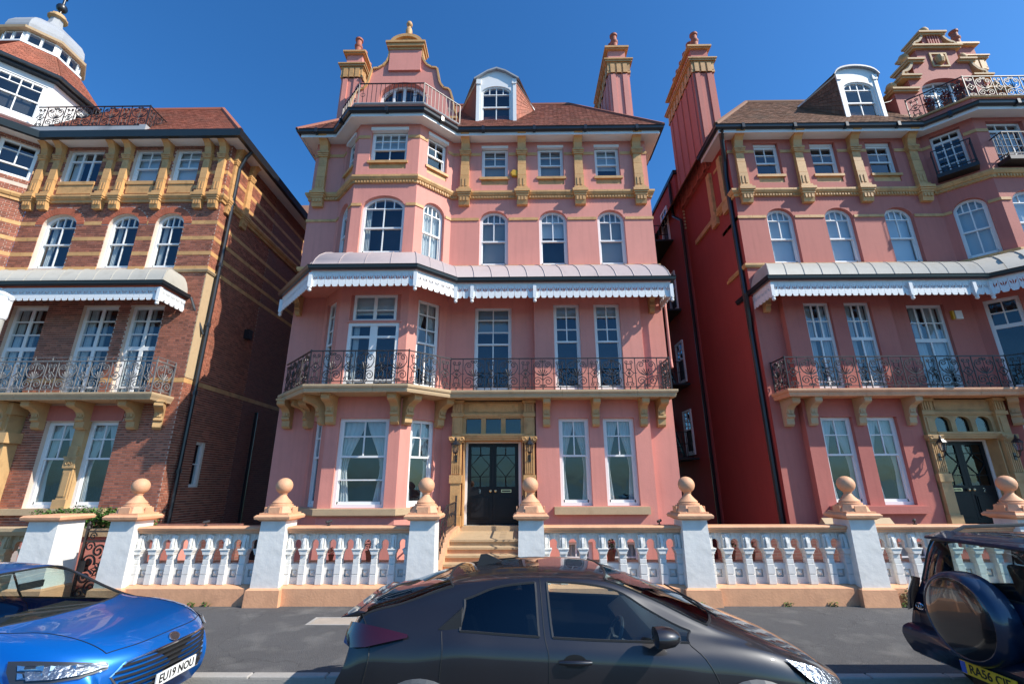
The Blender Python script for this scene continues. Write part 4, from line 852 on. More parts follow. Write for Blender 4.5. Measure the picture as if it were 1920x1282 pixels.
        MB().tube([(5.06, 18.9, 16.0), (5.06, 18.9, 14.2), (4.95, 18.3, 13.6), (4.95, 18.3, -1.0)], 0.07, 6).build('downpipe', 'black_metal', root)
    if not C: MB().tube([(-1.45, 14.2, 16.0), (-2.0, 14.35, 16.25), (-2.45, 14.4, 16.6)], 0.012, 4).build('cable', 'black_metal', root)
    CUR.mir = None
    return root
pink_house('C'); pink_house('R')
# ------------------------------------------------------------------ red brick mansion on the left
def brick_texture():
    m = bpy.data.materials.new('brick_far'); m.use_nodes = True; M['brick_far'] = m
    n = m.node_tree.nodes; L = m.node_tree.links; b = n['Principled BSDF']; b.inputs['Roughness'].default_value = 0.85
    tc = n.new('ShaderNodeTexCoord'); sp = n.new('ShaderNodeSeparateXYZ'); L.new(tc.outputs['Object'], sp.inputs[0])
    ad = n.new('ShaderNodeMath'); L.new(sp.outputs[0], ad.inputs[0]); L.new(sp.outputs[1], ad.inputs[1]); cb = n.new('ShaderNodeCombineXYZ'); L.new(ad.outputs[0], cb.inputs[0]); L.new(sp.outputs[2], cb.inputs[1])
    br = n.new('ShaderNodeTexBrick'); L.new(cb.outputs[0], br.inputs['Vector']); br.inputs['Scale'].default_value = 1.0
    br.inputs['Brick Width'].default_value = 0.225; br.inputs['Row Height'].default_value = 0.075; br.inputs['Mortar Size'].default_value = 0.006
    br.inputs['Color1'].default_value = (0.28, 0.105, 0.075, 1); br.inputs['Color2'].default_value = (0.20, 0.08, 0.06, 1); br.inputs['Mortar'].default_value = (0.26, 0.18, 0.14, 1)
    L.new(br.outputs['Color'], b.inputs['Base Color'])
    bp = n.new('ShaderNodeBump'); bp.inputs['Strength'].default_value = 0.6; bp.inputs['Distance'].default_value = 0.01; bp.invert = True; L.new(br.outputs['Fac'], bp.inputs['Height']); L.new(bp.outputs[0], b.inputs['Normal'])
brick_texture()
def bricks(fr, u0, u1, z0, z1, ops, bands, out, extra=()):
    """Flemish bond; appends (frame,u0,u1,z) for each brick"""
    row = 0; cuts = [z0]+[v for b in sorted(b for b in bands if z0 < b[0] < z1) for v in b]+[z1]; courses = []
    for a, b in zip(cuts[::2], cuts[1::2]):
        n = max(1, int(round((b-a)/0.075))); courses += [(a+(b-a)*k/n+0.007, (b-a)/n-0.014) for k in range(n)]
    for z, hh in courses:
        zc = z+hh/2; row += 1
        blocked = []
        for o in ops:
            a, b, c, d = o[:4]; rise = o[4] if len(o) > 4 else 0
            if c-0.03 < zc < d+(0.30 if rise else 0.0)-0.02:
                if rise and zc > d-rise:
                    h = (b-a)/2+0.27; k = 1-((zc-(d-rise))/(rise+0.28))**2
                    if k <= 0: continue
                    h *= math.sqrt(k); blocked.append(((a+b)/2-h, (a+b)/2+h))
                else: blocked.append((a, b))
        for a, b, c, d in extra:
            if c-0.03 < zc < d+0.03: blocked.append((a, b))
        u = u0-(0.16875 if row % 2 else 0.0)-0.05; k = 0
        while u < u1:
            ln = 0.215 if k % 2 == 0 else 0.1025; segs = [(max(u, u0), min(u+ln, u1))]
            for a, b in blocked:
                ns = []
                for s, e in segs:
                    if e <= a or s >= b: ns.append((s, e)); continue
                    if s < a: ns.append((s, a-0.004))
                    if e > b: ns.append((b+0.004, e))
                segs = ns
            for s, e in segs:
                if e-s > 0.03: out.append((fr, s, e, z, hh))
            u += ln+0.014; k += 1
def brick_house():
    root = thing('mansion', 'red brick mansion striped with yellow terracotta bands, left of the alley', 'house', (-14.5, 18.0, 0.0))
    x0, x1 = -17.4, -10.45
    fF = Fr((x0, 14), (x1, 14)); fC = Fr((-18.4, 13.05), (x0, 14)); fN = Fr((-20.5, 13.05), (-18.4, 13.05)); fS = Fr((x1, 14), (x1, 31)); U = lambda a, b: (a-x0, b-x0)
    w3 = [(*U(-16.52, -15.2), 12.72, 14.12), (*U(-14.02, -13.03), 12.72, 14.12), (*U(-12.52, -11.58), 12.72, 14.12)]
    w2 = [(*U(-16.62, -15.42), 9.30, 11.40, 0.42), (*U(-14.27, -13.2), 9.30, 11.40, 0.42), (*U(-12.62, -11.62), 9.30, 11.40, 0.42)]
    w1 = [(*U(-16.65, -15.47), 4.90, 7.92), (*U(-14.3, -13.12), 4.90, 7.92), (*U(-12.7, -11.6), 4.90, 7.92)]
    wg = [(*U(-14.42, -12.18), 1.62, 4.12)]
    dr = [(0.0, 2.3, -1.7, 4.6)]
    c3 = [(0.22, 1.22, 12.72, 14.1)]
    sg = [(1.15, 1.6, 2.2, 3.6)]
    def shift(f, d): g = Fr((0, 0), (1, 0)); g.p0 = f.p0+f.n*d; g.e = f.e; g.n = f.n; g.L = f.L; return g
    mb = MB(); wall(mb, shift(fF, 0.012), -1.7, 14.3, w3+w2+w1+wg+dr, th=0.22); wall(mb, shift(fC, 0.012), -1.7, 14.3, c3); wall(mb, shift(fN, 0.012), -1.7, 14.3); wall(mb, shift(fS, 0.012), -1.7, 14.3, sg, L=3.3)
    wl = mb.build('mortar_wall', 'mortar', root)
    rv = MB()
    for o in w3+w2+w1: 
        pass
    far = MB(); wall(far, fS, -1.7, 14.3, (), L=17, u0=3.3); far.build('side_wall', 'brick_far', root)
    bk = MB(); bk.face([(-24, 31, -1.7), (x1, 31, -1.7), (x1, 31, 14.3), (-24, 31, 14.3)]); bk.build('rear_wall', 'brick_far', root)
    bands3 = [(12.40, 12.54), (13.01, 13.15), (13.59, 13.73)]; bands2 = [(9.20, 9.34), (9.76, 9.90), (10.34, 10.48), (10.95, 11.09)]; b1 = [(5.33, 5.47)]; cor = [(11.83, 12.12)]
    out = []
    bricks(fF, 0, fF.L, 0.6, 14.24, w3+w2+w1+wg+dr, bands3+bands2+b1+cor, out, extra=[(wg[0][0]-0.1, wg[0][1]+0.1, 4.14, 4.62)]); bricks(fC, 0, fC.L, 9.0, 14.24, c3, bands3+bands2+cor, out); bricks(fS, 0.0, 3.3, 0.6, 14.24, sg, bands3+bands2+b1+cor, out, extra=[(0, 0.55, 5.5, 9.15)])
    cp = Vector((0, 0, 2.25))
    def key(q): p = Vector(q[0]((q[1]+q[2])/2, 0, q[3])); return (p-cp).length+(0 if q[0] is fF else 30)+(0 if q[2]-q[1] > 0.2 else 8)+(0 if q[3] > 1.75 else 40)
    out.sort(key=key)
    for fr, a, b, z, hh in out[:300]:
        MB(fr).box(a, b, -0.002, 0.03, z, z+hh).build('brick', 'brick', wl)
    rest = MB()
    for fr, a, b, z, hh in out[300:]:
        rest.fr = fr; j = random.uniform(-0.003, 0.002); i = [rest.P(u, d, zz) for zz in (z, z+hh) for d in (j, 0.02) for u in (a, b)]
        for q in ((0, 2, 3, 1), (4, 5, 7, 6), (0, 1, 5, 4), (0, 4, 6, 2), (1, 3, 7, 5)): rest.f.append([i[k] for k in q])
    rest.fr = WORLD; bo = rest.build('brickwork', 'brick', wl); bo['kind'] = 'stuff'
    # arches of gauged brick, each arch one part
    for o in w2:
        am = MB(fF); c, h, zs = (o[0]+o[1])/2, (o[1]-o[0])/2, o[3]-o[4]; n = 25
        for k in range(n):
            a0, a1 = math.pi*(k+0.06)/n, math.pi*(k+0.94)/n; pr = []
            for a, e in ((a0, 0.0), (a1, 0.0), (a1, 0.26), (a0, 0.26)): pr.append((c-(h+e)*math.cos(a), zs+(o[4]+e)*math.sin(a)))
            am.prism(pr, -0.006, 0.03)
        am.build('window_arch', 'brick_arch', root)
    PB = [(-20.5, 13.05), (-18.4, 13.05), (x0, 14), (x1, 14), (x1, 23)]
    SG = {1: fC, 2: fF}
    def sk(ops, seg): return [(seg, o[0]-0.01, o[1]+0.01) for o in ops]
    flat = lambda a, b: [(-0.02, a), (0.006, a), (0.006, b), (-0.02, b)]
    for a, b in bands3: band(PB, flat(a, b), root, 'terracotta_band', 'terracotta', 0.46, sk(w3, 2)+sk(c3, 1))
    for a, b in bands2: band(PB, flat(a, b), root, 'terracotta_band', 'terracotta', 0.46, [(2, o[0]-(0.27 if a > 10.9 else 0.01), o[1]+(0.27 if a > 10.9 else 0.01)) for o in w2])
    for a, b in b1: band(PB[2:], flat(a, b), root, 'terracotta_band', 'terracotta', 0.46, [(0, o[0]-0.01, o[1]+0.01) for o in w1])
    band(PB, [(-0.02, 11.83), (0.05, 11.83), (0.06, 11.93), (0.10, 11.95), (0.14, 12.03), (0.14, 12.10), (-0.02, 12.12)], root, 'string_course', 'terracotta', 0.5)
    band([(x0, 14), (x1, 14), (x1, 14.6)], [(-0.02, 9.10), (0.05, 9.10), (0.09, 9.16), (0.09, 9.19), (-0.02, 9.195)], root, 'string_course', 'sandstone', 0.6)
    MB(fS).box(0.0, 0.52, -0.012, 0.02, 5.5, 9.09).build('corner_render', 'sandstone', root)
    for x in (-17.28, -16.74, -14.78, -14.2, -12.74, -11.23, -10.69): pilaster(x, 14.0, root, sc=(0.8, 0.92, 1))
    for y in (14.34, 15.28): pilaster(x1, y, root, rz=math.pi/2, sc=(0.8, 0.7, 1))
    for o in w3: MB(fF).box(o[0]+0.0, o[1]-0.0, -0.05, 0.13, 12.58, 12.718).build('sill', 'terracotta', root); MB(fF).box(o[0]+0.02, o[1]-0.02, -0.02, 0.05, 12.22, 12.578).build('sill_panel', 'terracotta', root)
    # windows
    window(fF, *w3[0], [(0.70, 3), (1, 3)], root, d=0.12, vb=0.07, hb=0.06, inside=('side', (0.05, 0.35)))
    for o in w3[1:]: window(fF, *o, [(0.46, 1), (0.74, 2), (1, 2)], root, d=0.12, meet=1, inside=('shade', 0.02))
    window(fC, *c3[0], [(0.36, 1), (0.74, 2), (1, 2)], root, d=0.1, meet=1)
    for o in w2: window(fF, *o[:4], [(0.46, 2), (0.78, 2), (1, 4)], root, rise=o[4], d=0.14, meet=1, fw=0.09, inside=('side', (0.12, 0.3)))
    for o in w1: window(fF, *o, [(0.10, 2), (0.52, 2), (0.68, 2), (0.83, 2), (1, 2)], root, d=0.12, fw=0.10, vb=0.11, hb=0.04, thick=(2, 0.13), name='french_door', inside=('side', (0.06, 0.28), (0.5, 0.62)))
    g = wg[0]; mid = (g[0]+g[1])/2
    for a, b in ((g[0], mid-0.17), (mid+0.17, g[1])): window(fF, a, b, g[2], g[3], SASH22, root, d=0.14, meet=1, fw=0.10, inside='swag')
    mu = MB(fF); mu.box(mid-0.17, mid+0.17, 0.0, 0.24, 1.62, 4.12); mu.box(mid-0.20, mid+0.20, -0.08, 0.1, 1.62, 1.86); mu.box(mid-0.14, mid+0.14, -0.05, 0.1, 1.86, 2.72); mu.box(mid-0.09, mid+0.09, -0.07, 0.0, 1.95, 2.64)
    mu.box(mid-0.18, mid+0.18, -0.08, 0.1, 2.74, 3.02); mu.box(mid-0.20, mid+0.20, -0.10, 0.1, 3.02, 3.08); mu.prism([(0.1, 3.08), (-0.06, 3.08), (-0.09, 3.2), (-0.09, 3.34), (-0.02, 3.42), (0.1, 3.42)], mid-0.13, mid+0.13, axis='x') if False else mu.box(mid-0.13, mid+0.13, -0.07, 0.1, 3.08, 3.38)
    mu.box(mid-0.20, mid+0.20, -0.05, 0.1, 3.9, 4.12); mu.tube([(mid+q[0], -0.09, 2.88+q[2]) for q in spiral(-0.05, 0, 0.06, 0.015, 0, 8, 12)], 0.014, 4); mu.tube([(mid+q[0], -0.09, 2.88+q[2]) for q in spiral(0.05, 0, 0.06, 0.015, math.pi, math.pi-8, 12)], 0.014, 4)
    mu.build('window_mullion', 'buffstone', root)
    MB(fF).box(g[0]-0.1, g[1]+0.1, -0.012, 0.1, 4.14, 4.60).build('lintel', 'rose', root)
    MB(fF).box(g[0]-0.9, g[1]+0.3, -0.16, 0.14, 1.44, 1.615).build('sill', 'sandstone', root)
    window(fS, *sg[0], [(0.5, 1), (1, 1)], root, d=0.08, fw=0.08)
    # eaves, gutter, roof
    EV = [(-20.5, 13.05), (-18.4, 13.05), (x0, 14), (x1, 14), (x1, 30)]
    e = MB(); e.sweep([(-0.05, 14.25), (0.44, 14.25), (0.44, 14.30), (-0.05, 14.30)], EV); e.build('eaves', 'white', root)
    g_ = MB(); g_.sweep([(0.42, 14.22), (0.56, 14.22), (0.59, 14.34), (0.62, 14.46), (0.44, 14.48)], EV); g_.build('gutter', 'gutter', root)
    rz0, rY, rz1 = 14.44, 16.25, 18.1
    q = [(-17.9, 13.45, rz0), (-9.9, 13.45, rz0), (-12.9, rY, rz1), (-17.9, rY, rz1)]; r = MB(); r.face(q); r.face([q[1], (-9.9, 30, rz0), (-12.9, 30, rz1), q[2]]); r.face([q[3], q[2], (-12.9, 30, rz1), (-17.9, 30, rz1)]); r.face([q[0], q[3], (-17.9, 30, rz1), (-17.9, 30, rz0)])
    roof = r.build('roof', 'tile_red', root); t = MB(); tiles(t, *q); tiles(t, q[1], (-9.9, 22, rz0), (-12.9, 22, rz1), q[2]); to = t.build('roof_tiles', 'tile_orange', roof); to['kind'] = 'stuff'
    rd = MB(); rd.tube([q[1], q[2]], 0.10, 6); rd.tube([q[2], q[3]], 0.10, 6); rd.build('ridge_tiles', 'tile_orange', roof)
    tb = MB(); tb.box(-17.9, -13.45, 13.50, 15.6, 14.46, 14.74); tb.box(-13.7, -13.45, 13.5, 15.6, 14.74, 14.80); tb.build('roof_terrace', 'lead_grey', root)
    MB().box(-17.8, -13.9, 15.25, 15.6, 14.75, 16.6).build('terrace_wall', 'buffstone', root)
    railing([(-17.75, 13.58), (-13.55, 13.58), (-13.55, 15.3)], 14.74, root, 'iron')
    # tower
    cx, cy = -20.1, 14.9
    def octo(ap): R = ap/math.cos(math.pi/8); return [(cx+R*math.cos(math.pi/8+math.pi/4*k), cy+R*math.sin(math.pi/8+math.pi/4*k)) for k in range(8)]
    def ring(prof): m = MB(); cols = [[m.P(x, y, z) for x, y in octo(a)] for a, z in prof]; [m.f.append([cols[k][i], cols[k][(i+1) % 8], cols[k+1][(i+1) % 8], cols[k+1][i]]) for k in range(len(prof)-1) for i in range(8)]; m.f += [cols[0][::-1], cols[-1]]; return m
    tw = ring([(2.0, 14.3), (2.0, 15.25)]).build('tower', 'pink', root)
    v = octo(2.0); up_ = MB()
    for i in range(8):
        a, b = v[(i+1) % 8], v[i]   # clockwise so that outward is on the right
        f = Fr(v[i], v[(i+1) % 8])
        f = Fr(a, b); ops = [(0.14, f.L-0.14, 15.42, 17.05)] if i in (6,) else ([(1.0, 1.5, 15.3, 17.0)] if i == 7 else [])
        if f.n.dot(Vector((cx, cy))-f.p0) < 0: f = Fr(b, a)
        wall(up_, f, 15.25, 17.4, ops, th=0.1)
        for o in ops: window(f, *o, [(0.50, 2), (0.80, 2), (1, 4)] if i == 6 else [(1, 1)], root, d=0.03, meet=1 if i == 6 else None, fw=0.09, room=0.5, name='tower_window')
    up_.fr = WORLD; up_.build('tower_boarding', 'white', tw)
    ring([(2.03, 15.18), (2.10, 15.2), (2.10, 15.28), (2.03, 15.3)]).build('tower_sill', 'white', tw)
    ring([(2.0, 17.3), (2.22, 17.32), (2.22, 17.4), (2.36, 17.42), (2.38, 17.52), (2.0, 17.54)]).build('tower_gutter', 'gutter', tw)
    rc = ring([(2.3, 17.5), (1.22, 19.08)]).build('tower_roof', 'tile_orange', tw)
    tt = MB(); lo, hi = octo(2.3), octo(1.22)
    for i in range(8): j = (i+1) % 8; tiles(tt, (*lo[i], 17.5), (*lo[j], 17.5), (*hi[j], 19.08), (*hi[i], 19.08), 0.17, 0.11)
    to = tt.build('tower_tiles', 'tile_orange', tw); to['kind'] = 'stuff'
    ring([(1.30, 19.04), (1.30, 19.12), (1.1, 19.14)]).build('lantern_sill', 'white', tw)
    v = octo(1.12); lm = MB()
    for i in range(8):
        f = Fr(v[(i+1) % 8], v[i]); ops = [(0.10, f.L/2-0.04, 19.24, 19.66), (f.L/2+0.04, f.L-0.10, 19.24, 19.66)]; wall(lm, f, 19.10, 19.8, ops, th=0.06)
        pn = MB(f)
        for o in ops: pn.face([(o[0], 0.04, o[2]), (o[1], 0.04, o[2]), (o[1], 0.04, o[3]), (o[0], 0.04, o[3])])
        pn.build('lantern_pane', 'glass', tw)
    lm.fr = WORLD; lm.build('lantern', 'white', tw); ring([(0.9, 19.1), (0.9, 19.8)]).build('lantern_core', 'room', tw)
    ring([(1.12, 19.72), (1.3, 19.76), (1.32, 19.86), (1.12, 19.92)]).build('lantern_cornice', 'sandstone', tw)
    ring([(1.18, 19.88), (1.20, 20.1), (1.16, 20.35), (1.02, 20.62), (0.78, 20.86), (0.52, 21.02), (0.34, 21.18), (0.24, 21.4), (0.20, 21.7), (0.2, 21.75)]).build('dome', 'lead_grey', tw)
    MB().lathe([(0.2, 21.72), (0.34, 21.78), (0.34, 21.84), (0.27, 21.9), (0.25, 22.0), (0.12, 22.05)], (cx, cy), 12).build('dome_cap', 'buffstone', tw)
    MB().lathe([(0.07, 22.0), (0.06, 22.25), (0.16, 22.32), (0.20, 22.45), (0.16, 22.58), (0.05, 22.64), (0.05, 22.95), (0.1, 23.0), (0.02, 23.3)], (cx, cy), 10).build('finial', 'black_metal', tw, smooth=40)
    # balcony
    ox = -11.6; bp = [(-20.6, 12.23), (-18.74, 12.23), (-17.74, 13.18), (-10.72, 13.18), (-10.72, 13.35), (-10.72, 14.0)]
    s = MB(); s.prism(bp+[(-17.4, 14.0), (-18.4, 13.05), (-20.6, 13.05)], 4.66, 4.84, axis='z'); sl = s.build('balcony', 'sandstone', root)
    band(bp[:4]+[bp[5]], [(-0.03, 4.64), (0.02, 4.64), (0.04, 4.70), (0.07, 4.76), (0.085, 4.80), (0.085, 4.85), (-0.03, 4.855)], sl, 'balcony_edge', 'sandstone', 1.0)
    rp = [(-20.6, 12.28), (-18.7, 12.28), (-17.7, 13.22), (-10.78, 13.22), (-10.78, 13.98)]
    railing(rp, 4.855, root, 'iron_grey', first='wide')
    tr = MB()
    for a, b in zip(rp[2:], rp[3:]):
        f = Fr(a, b); tr.fr = f; tr.box(0, f.L, -0.008, 0.008, 5.925, 5.94); n = max(2, int(f.L/0.5))
        for k in range(n+1): u = f.L*k/n; tr.tube([(u, 0, 5.83), (u, 0, 5.88), (u, 0, 5.90), (u, 0, 5.97)], [0.012, 0.025, 0.012, 0.005], 5)
    tr.fr = WORLD; tr.build('railing_finials', 'iron_grey', root)
    for x in (-16.2, -14.56, -13.19, -11.66): place('bracket', OR['bracket', 'buffstone'], (x, 14.0, 4.62), root, 0, (1.1, 1, 1))
    place('bracket', OR['bracket', 'buffstone'], (-10.95, 14.0, 4.62), root, 0.5, (1, 0.9, 1))
    # canopy
    CB = [(-20.6, 13.05), (-18.4, 13.05), (x0, 14), (-11.52, 14), (-11.52, 14.9)]
    prof = [(0.0, 9.08), (0.13, 9.075), (0.32, 9.04), (0.54, 8.97), (0.74, 8.87), (0.92, 8.71), (1.04, 8.52), (1.10, 8.36), (1.14, 8.26)]; off_ = canopy_offset
    c = MB(); cols = [[c.P(p[0], p[1], z) for p in off_(CB, o)] for o, z in prof]
    for i in range(len(CB)-1):
        for k in range(len(prof)-1): c.f.append([cols[k][i], cols[k][i+1], cols[k+1][i+1], cols[k+1][i]])
    can = c.build('canopy', 'lead_cream', root, smooth=40); un = MB(); o1, o2 = off_(CB, 1.12), off_(CB, 0.0)
    for i in range(len(CB)-1): un.face([(*o1[i], 8.13), (*o1[i+1], 8.13), (*o2[i+1], 8.13), (*o2[i], 8.13)])
    un.build('canopy_soffit', 'brick_arch', can)
    for k in range(12):
        pts = []
        for o, z in prof: oo = off_(CB, o); p = Vector(oo[2]).lerp(Vector(oo[3]), k/11); pts.append((p.x, p.y, z+0.008))
        MB().tube(pts, 0.014, 4).build('canopy_seam', 'lead_cream', can)
    gg = MB(); gg.sweep([(0.0, 8.13), (0.07, 8.12), (0.11, 8.16), (0.125, 8.23), (0.14, 8.255), (0.11, 8.265), (0.0, 8.265)], off_(CB, 1.12)); gg.build('canopy_gutter', 'gutter', can)
    vo = off_(CB, 1.085); vo[-1] = (vo[-1][0], 14.0)
    for a, b in zip(vo, vo[1:]):
        f = Fr(a, b); n = max(1, int(round(f.L/0.2))); s_ = f.L/n/0.2
        for k in range(n): place('valance_board', OR['valance'], f(0.2*s_*k, 0, 7.66), can, math.atan2(f.e.y, f.e.x), (s_, 1, 1))
    for p in (vo[3], (-15.9, vo[2][1])): place('pendant', OR['pendant'], (p[0], p[1]-0.02, 7.66), can)
    # stone doorway at the frame's edge
    ds = MB(); ds.box(-17.4, -15.5, 13.80, 14.2, 3.7, 4.62); ds.box(-15.75, -15.1, 13.62, 14.1, 0.9, 3.45); ds.box(-15.85, -15.0, 13.5, 14.1, 3.45, 3.75); ds.box(-15.70, -15.15, 13.58, 14.1, 3.75, 4.30); ds.box(-15.8, -15.05, 13.50, 14.1, 4.28, 4.62); ds.box(-15.66, -15.2, 13.55, 13.63, 1.5, 3.3)
    dso = ds.build('door_surround', 'buffstone', root); place('bracket', OR['bracket', 'buffstone'], (-15.42, 13.62, 4.60), root, 0, (1.8, 0.7, 1.0))
    MB().box(-17.3, -15.8, 14.05, 14.1, 1.1, 3.7).build('front_door', 'doorblack', root)
    # pipe
    MB().tube([(-9.92, 14.35, 14.30), (-10.15, 14.38, 14.0), (-10.32, 14.4, 13.5), (-10.32, 14.4, 0.2)], 0.065, 8).build('downpipe', 'black_metal', root)
    jn = MB()
    for z in (12.0, 9.5, 7.3, 5.0, 2.6): jn.lathe([(0.085, z), (0.085, z+0.12)], (-10.32, 14.4), 8)
    jn.build('pipe_collar', 'black_metal', root); MB().tube([(-10.72, 13.9, 8.15), (-10.6, 14.0, 7.8), (-10.36, 14.3, 7.0)], 0.04, 6).build('downpipe_branch', 'black_metal', root)
    MB().box(-10.45, -10.25, 16.6, 16.85, 7.6, 7.95).build('wall_lamp', 'black_metal', root); MB().tube([(-10.38, 18.2, 5.0), (-10.38, 18.2, 0.2)], 0.06, 6).build('downpipe', 'black_metal', root)
    rw = MB(); rw.prism([(23.0, 17.0), (25.5, 19.4), (28, 17.0)], -15.0, -8.5, axis='x'); rw.build('rear_roof', 'tile_brown', root); MB().box(-14.8, -8.7, 23.3, 28, 10, 17.05).build('rear_wing', 'mortar', root)
    return root
brick_house()
# ------------------------------------------------------------------ ground, pavement, front boundary
CUR.mir = None; CUR.org = Vector((0, 0, 0))
def structure(o): o['kind'] = 'structure'; return o
def pave_mat():
    m = M['tarmac']; n = m.node_tree.nodes; L = m.node_tree.links; b = n['Principled BSDF']
    src = b.inputs['Base Color'].links[0].from_socket; tc = n.new('ShaderNodeTexCoord')
    vo = n.new('ShaderNodeTexVoronoi'); vo.feature = 'DISTANCE_TO_EDGE'; vo.inputs['Scale'].default_value = 0.38
    ns = n.new('ShaderNodeTexNoise'); ns.inputs['Scale'].default_value = 1.7; ns.inputs['Detail'].default_value = 6; L.new(tc.outputs['Object'], ns.inputs['Vector'])
    mx = n.new('ShaderNodeMix'); mx.data_type = 'RGBA'; mx.blend_type = 'LINEAR_LIGHT'; mx.inputs[0].default_value = 0.35; L.new(tc.outputs['Object'], mx.inputs[6]); L.new(ns.outputs['Color'], mx.inputs[7]); L.new(mx.outputs[2], vo.inputs['Vector'])
    r = n.new('ShaderNodeMapRange'); r.inputs[1].default_value = 0.0; r.inputs[2].default_value = 0.004; r.inputs[3].default_value = 0.55; r.inputs[4].default_value = 0.0; L.new(vo.outputs['Distance'], r.inputs[0])
    c = n.new('ShaderNodeMix'); c.data_type = 'RGBA'; L.new(r.outputs[0], c.inputs[0]); L.new(src, c.inputs[6]); c.inputs[7].default_value = (0.03, 0.03, 0.03, 1)
    v2 = n.new('ShaderNodeTexVoronoi'); v2.inputs['Scale'].default_value = 45; L.new(tc.outputs['Object'], v2.inputs['Vector'])
    r2 = n.new('ShaderNodeMapRange'); r2.inputs[1].default_value = 0.12; r2.inputs[2].default_value = 0.22; r2.inputs[3].default_value = 0.40; r2.inputs[4].default_value = 0.0; L.new(v2.outputs['Distance'], r2.inputs[0])
    c2 = n.new('ShaderNodeMix'); c2.data_type = 'RGBA'; L.new(r2.outputs[0], c2.inputs[0]); L.new(c.outputs[2], c2.inputs[6]); c2.inputs[7].default_value = (0.32, 0.31, 0.29, 1)
    L.new(c2.outputs[2], b.inputs['Base Color'])
pave_mat()
mat('leaf_maroon', (0.20, 0.02, 0.035), 0.55, 0.1, 6.0, island=0.45)
g = MB(); S = 6000.0
g.face([(-S, -30, 0), (S, -30, 0), (S, 6.3, 0), (-S, 6.3, 0)]); structure(g.build('road', 'asphalt'))
g = MB(); g.face([(-S, -S, -1.9), (S, -S, -1.9), (S, S, -1.9), (-S, S, -1.9)]); structure(g.build('ground', 'grass'))
sea = mat('sea', (0.02, 0.07, 0.10), 0.12, 0.0, 1, 0.6, 0.4)
g = MB(); g.face([(-S, -S, -1.5), (S, -S, -1.5), (S, -31, -1.5), (-S, -31, -1.5)]); structure(g.build('sea', 'sea'))
g = MB(); g.face([(-S, -30, 0.01), (S, -30, 0.01), (S, -16, 0.01), (-S, -16, 0.01)]); structure(g.build('promenade', 'tarmac'))
g = MB(); g.box(-60, 60, 6.35, 9.55, -0.3, 0.12); g.box(-60, 60, 9.55, 9.98, -0.3, 0.118); structure(g.build('pavement', 'tarmac'))
g = MB(); g.box(-60, 60, 6.215, 6.225, -0.3, 0.10); kb = structure(g.build('kerb', 'kerb'))
ks = MB(); ks.box(-0.445, 0.445, -0.065, 0.065, -0.2, 0.125); kme = ks.mesh('kerb_stone', 'kerb', org=(0, 0, 0), bev=0.012)
for k in range(40): o = bpy.data.objects.new('kerb_stone', kme); o.location = (-18+0.9*k, 6.285, random.uniform(-0.004, 0.004)); link(o, kb)
g = MB(); g.box(-60, 60, 9.98, 34, -1.9, -1.7); structure(g.build('basement_area', 'concrete'))
g = MB(); g.face([(-60, 9.975, -1.75), (60, 9.975, -1.75), (60, 9.975, 0.3), (-60, 9.975, 0.3)]); structure(g.build('retaining_wall', 'peach'))
mat('tarmac_patch', (0.095, 0.094, 0.093), 0.9, 0.12, 1.2, 0.5, 120)
g = MB(); g.face([(1.9, 6.36, 0.1235), (3.1, 6.36, 0.1235), (3.2, 9.40, 0.1235), (2.1, 9.40, 0.1235)]); structure(g.build('pavement_repair', 'tarmac_patch'))
cv = thing('utility_cover', 'pale concrete utility cover set in the dark pavement behind the grey hatchback', 'cover', (-3.0, 8.48, 0.12))
MB().prism([(-3.40, 8.26), (-2.60, 8.26), (-2.60, 8.70), (-3.40, 8.70)], 0.121, 0.128, axis='z', holes=[[(-3.35, 8.30), (-2.65, 8.30), (-2.65, 8.66), (-3.35, 8.66)]]).build('cover_frame', 'kerb', cv)
MB().box(-3.345, -2.655, 8.305, 8.655, 0.10, 0.126).build('cover_lid', 'concrete', cv)
# --- piers
def f_finial(mb):
    mb.frustum(0, 0, 0, 0.035, 0.31, 0.31, 0.31, 0.31)
    a = [(-0.30, -0.17), (-0.17, -0.30), (0.17, -0.30), (0.30, -0.17), (0.30, 0.17), (0.17, 0.30), (-0.17, 0.30), (-0.30, 0.17)]
    b = [(p[0]*0.80, p[1]*0.80) for p in a]; A = [mb.P(x, y, 0.035) for x, y in a]; B = [mb.P(x, y, 0.17) for x, y in b]
    for k in range(8): mb.f.append([A[k], A[(k+1) % 8], B[(k+1) % 8], B[k]])
    mb.f.append(B)
    for sx in (-1, 1): mb.box(sx*0.30-0.012, sx*0.30+0.012, -0.12, 0.12, 0.03, 0.15); mb.box(-0.12, 0.12, sx*0.30-0.012, sx*0.30+0.012, 0.03, 0.15)
    pr = [(0.235, 0.17), (0.235, 0.205), (0.20, 0.215), (0.20, 0.235), (0.205, 0.245), (0.18, 0.27), (0.13, 0.32), (0.09, 0.37), (0.07, 0.41), (0.085, 0.425), (0.085, 0.44), (0.07, 0.45)]
    c = 0.60
    for k in range(12): t = -math.pi/2+0.40+(math.pi-0.44)*k/11; pr.append((0.178*math.cos(t), c+0.178*math.sin(t)))
    mb.lathe(pr, n=28)
FIN = shared('ball_finial', 'peach', f_finial, smooth=32)
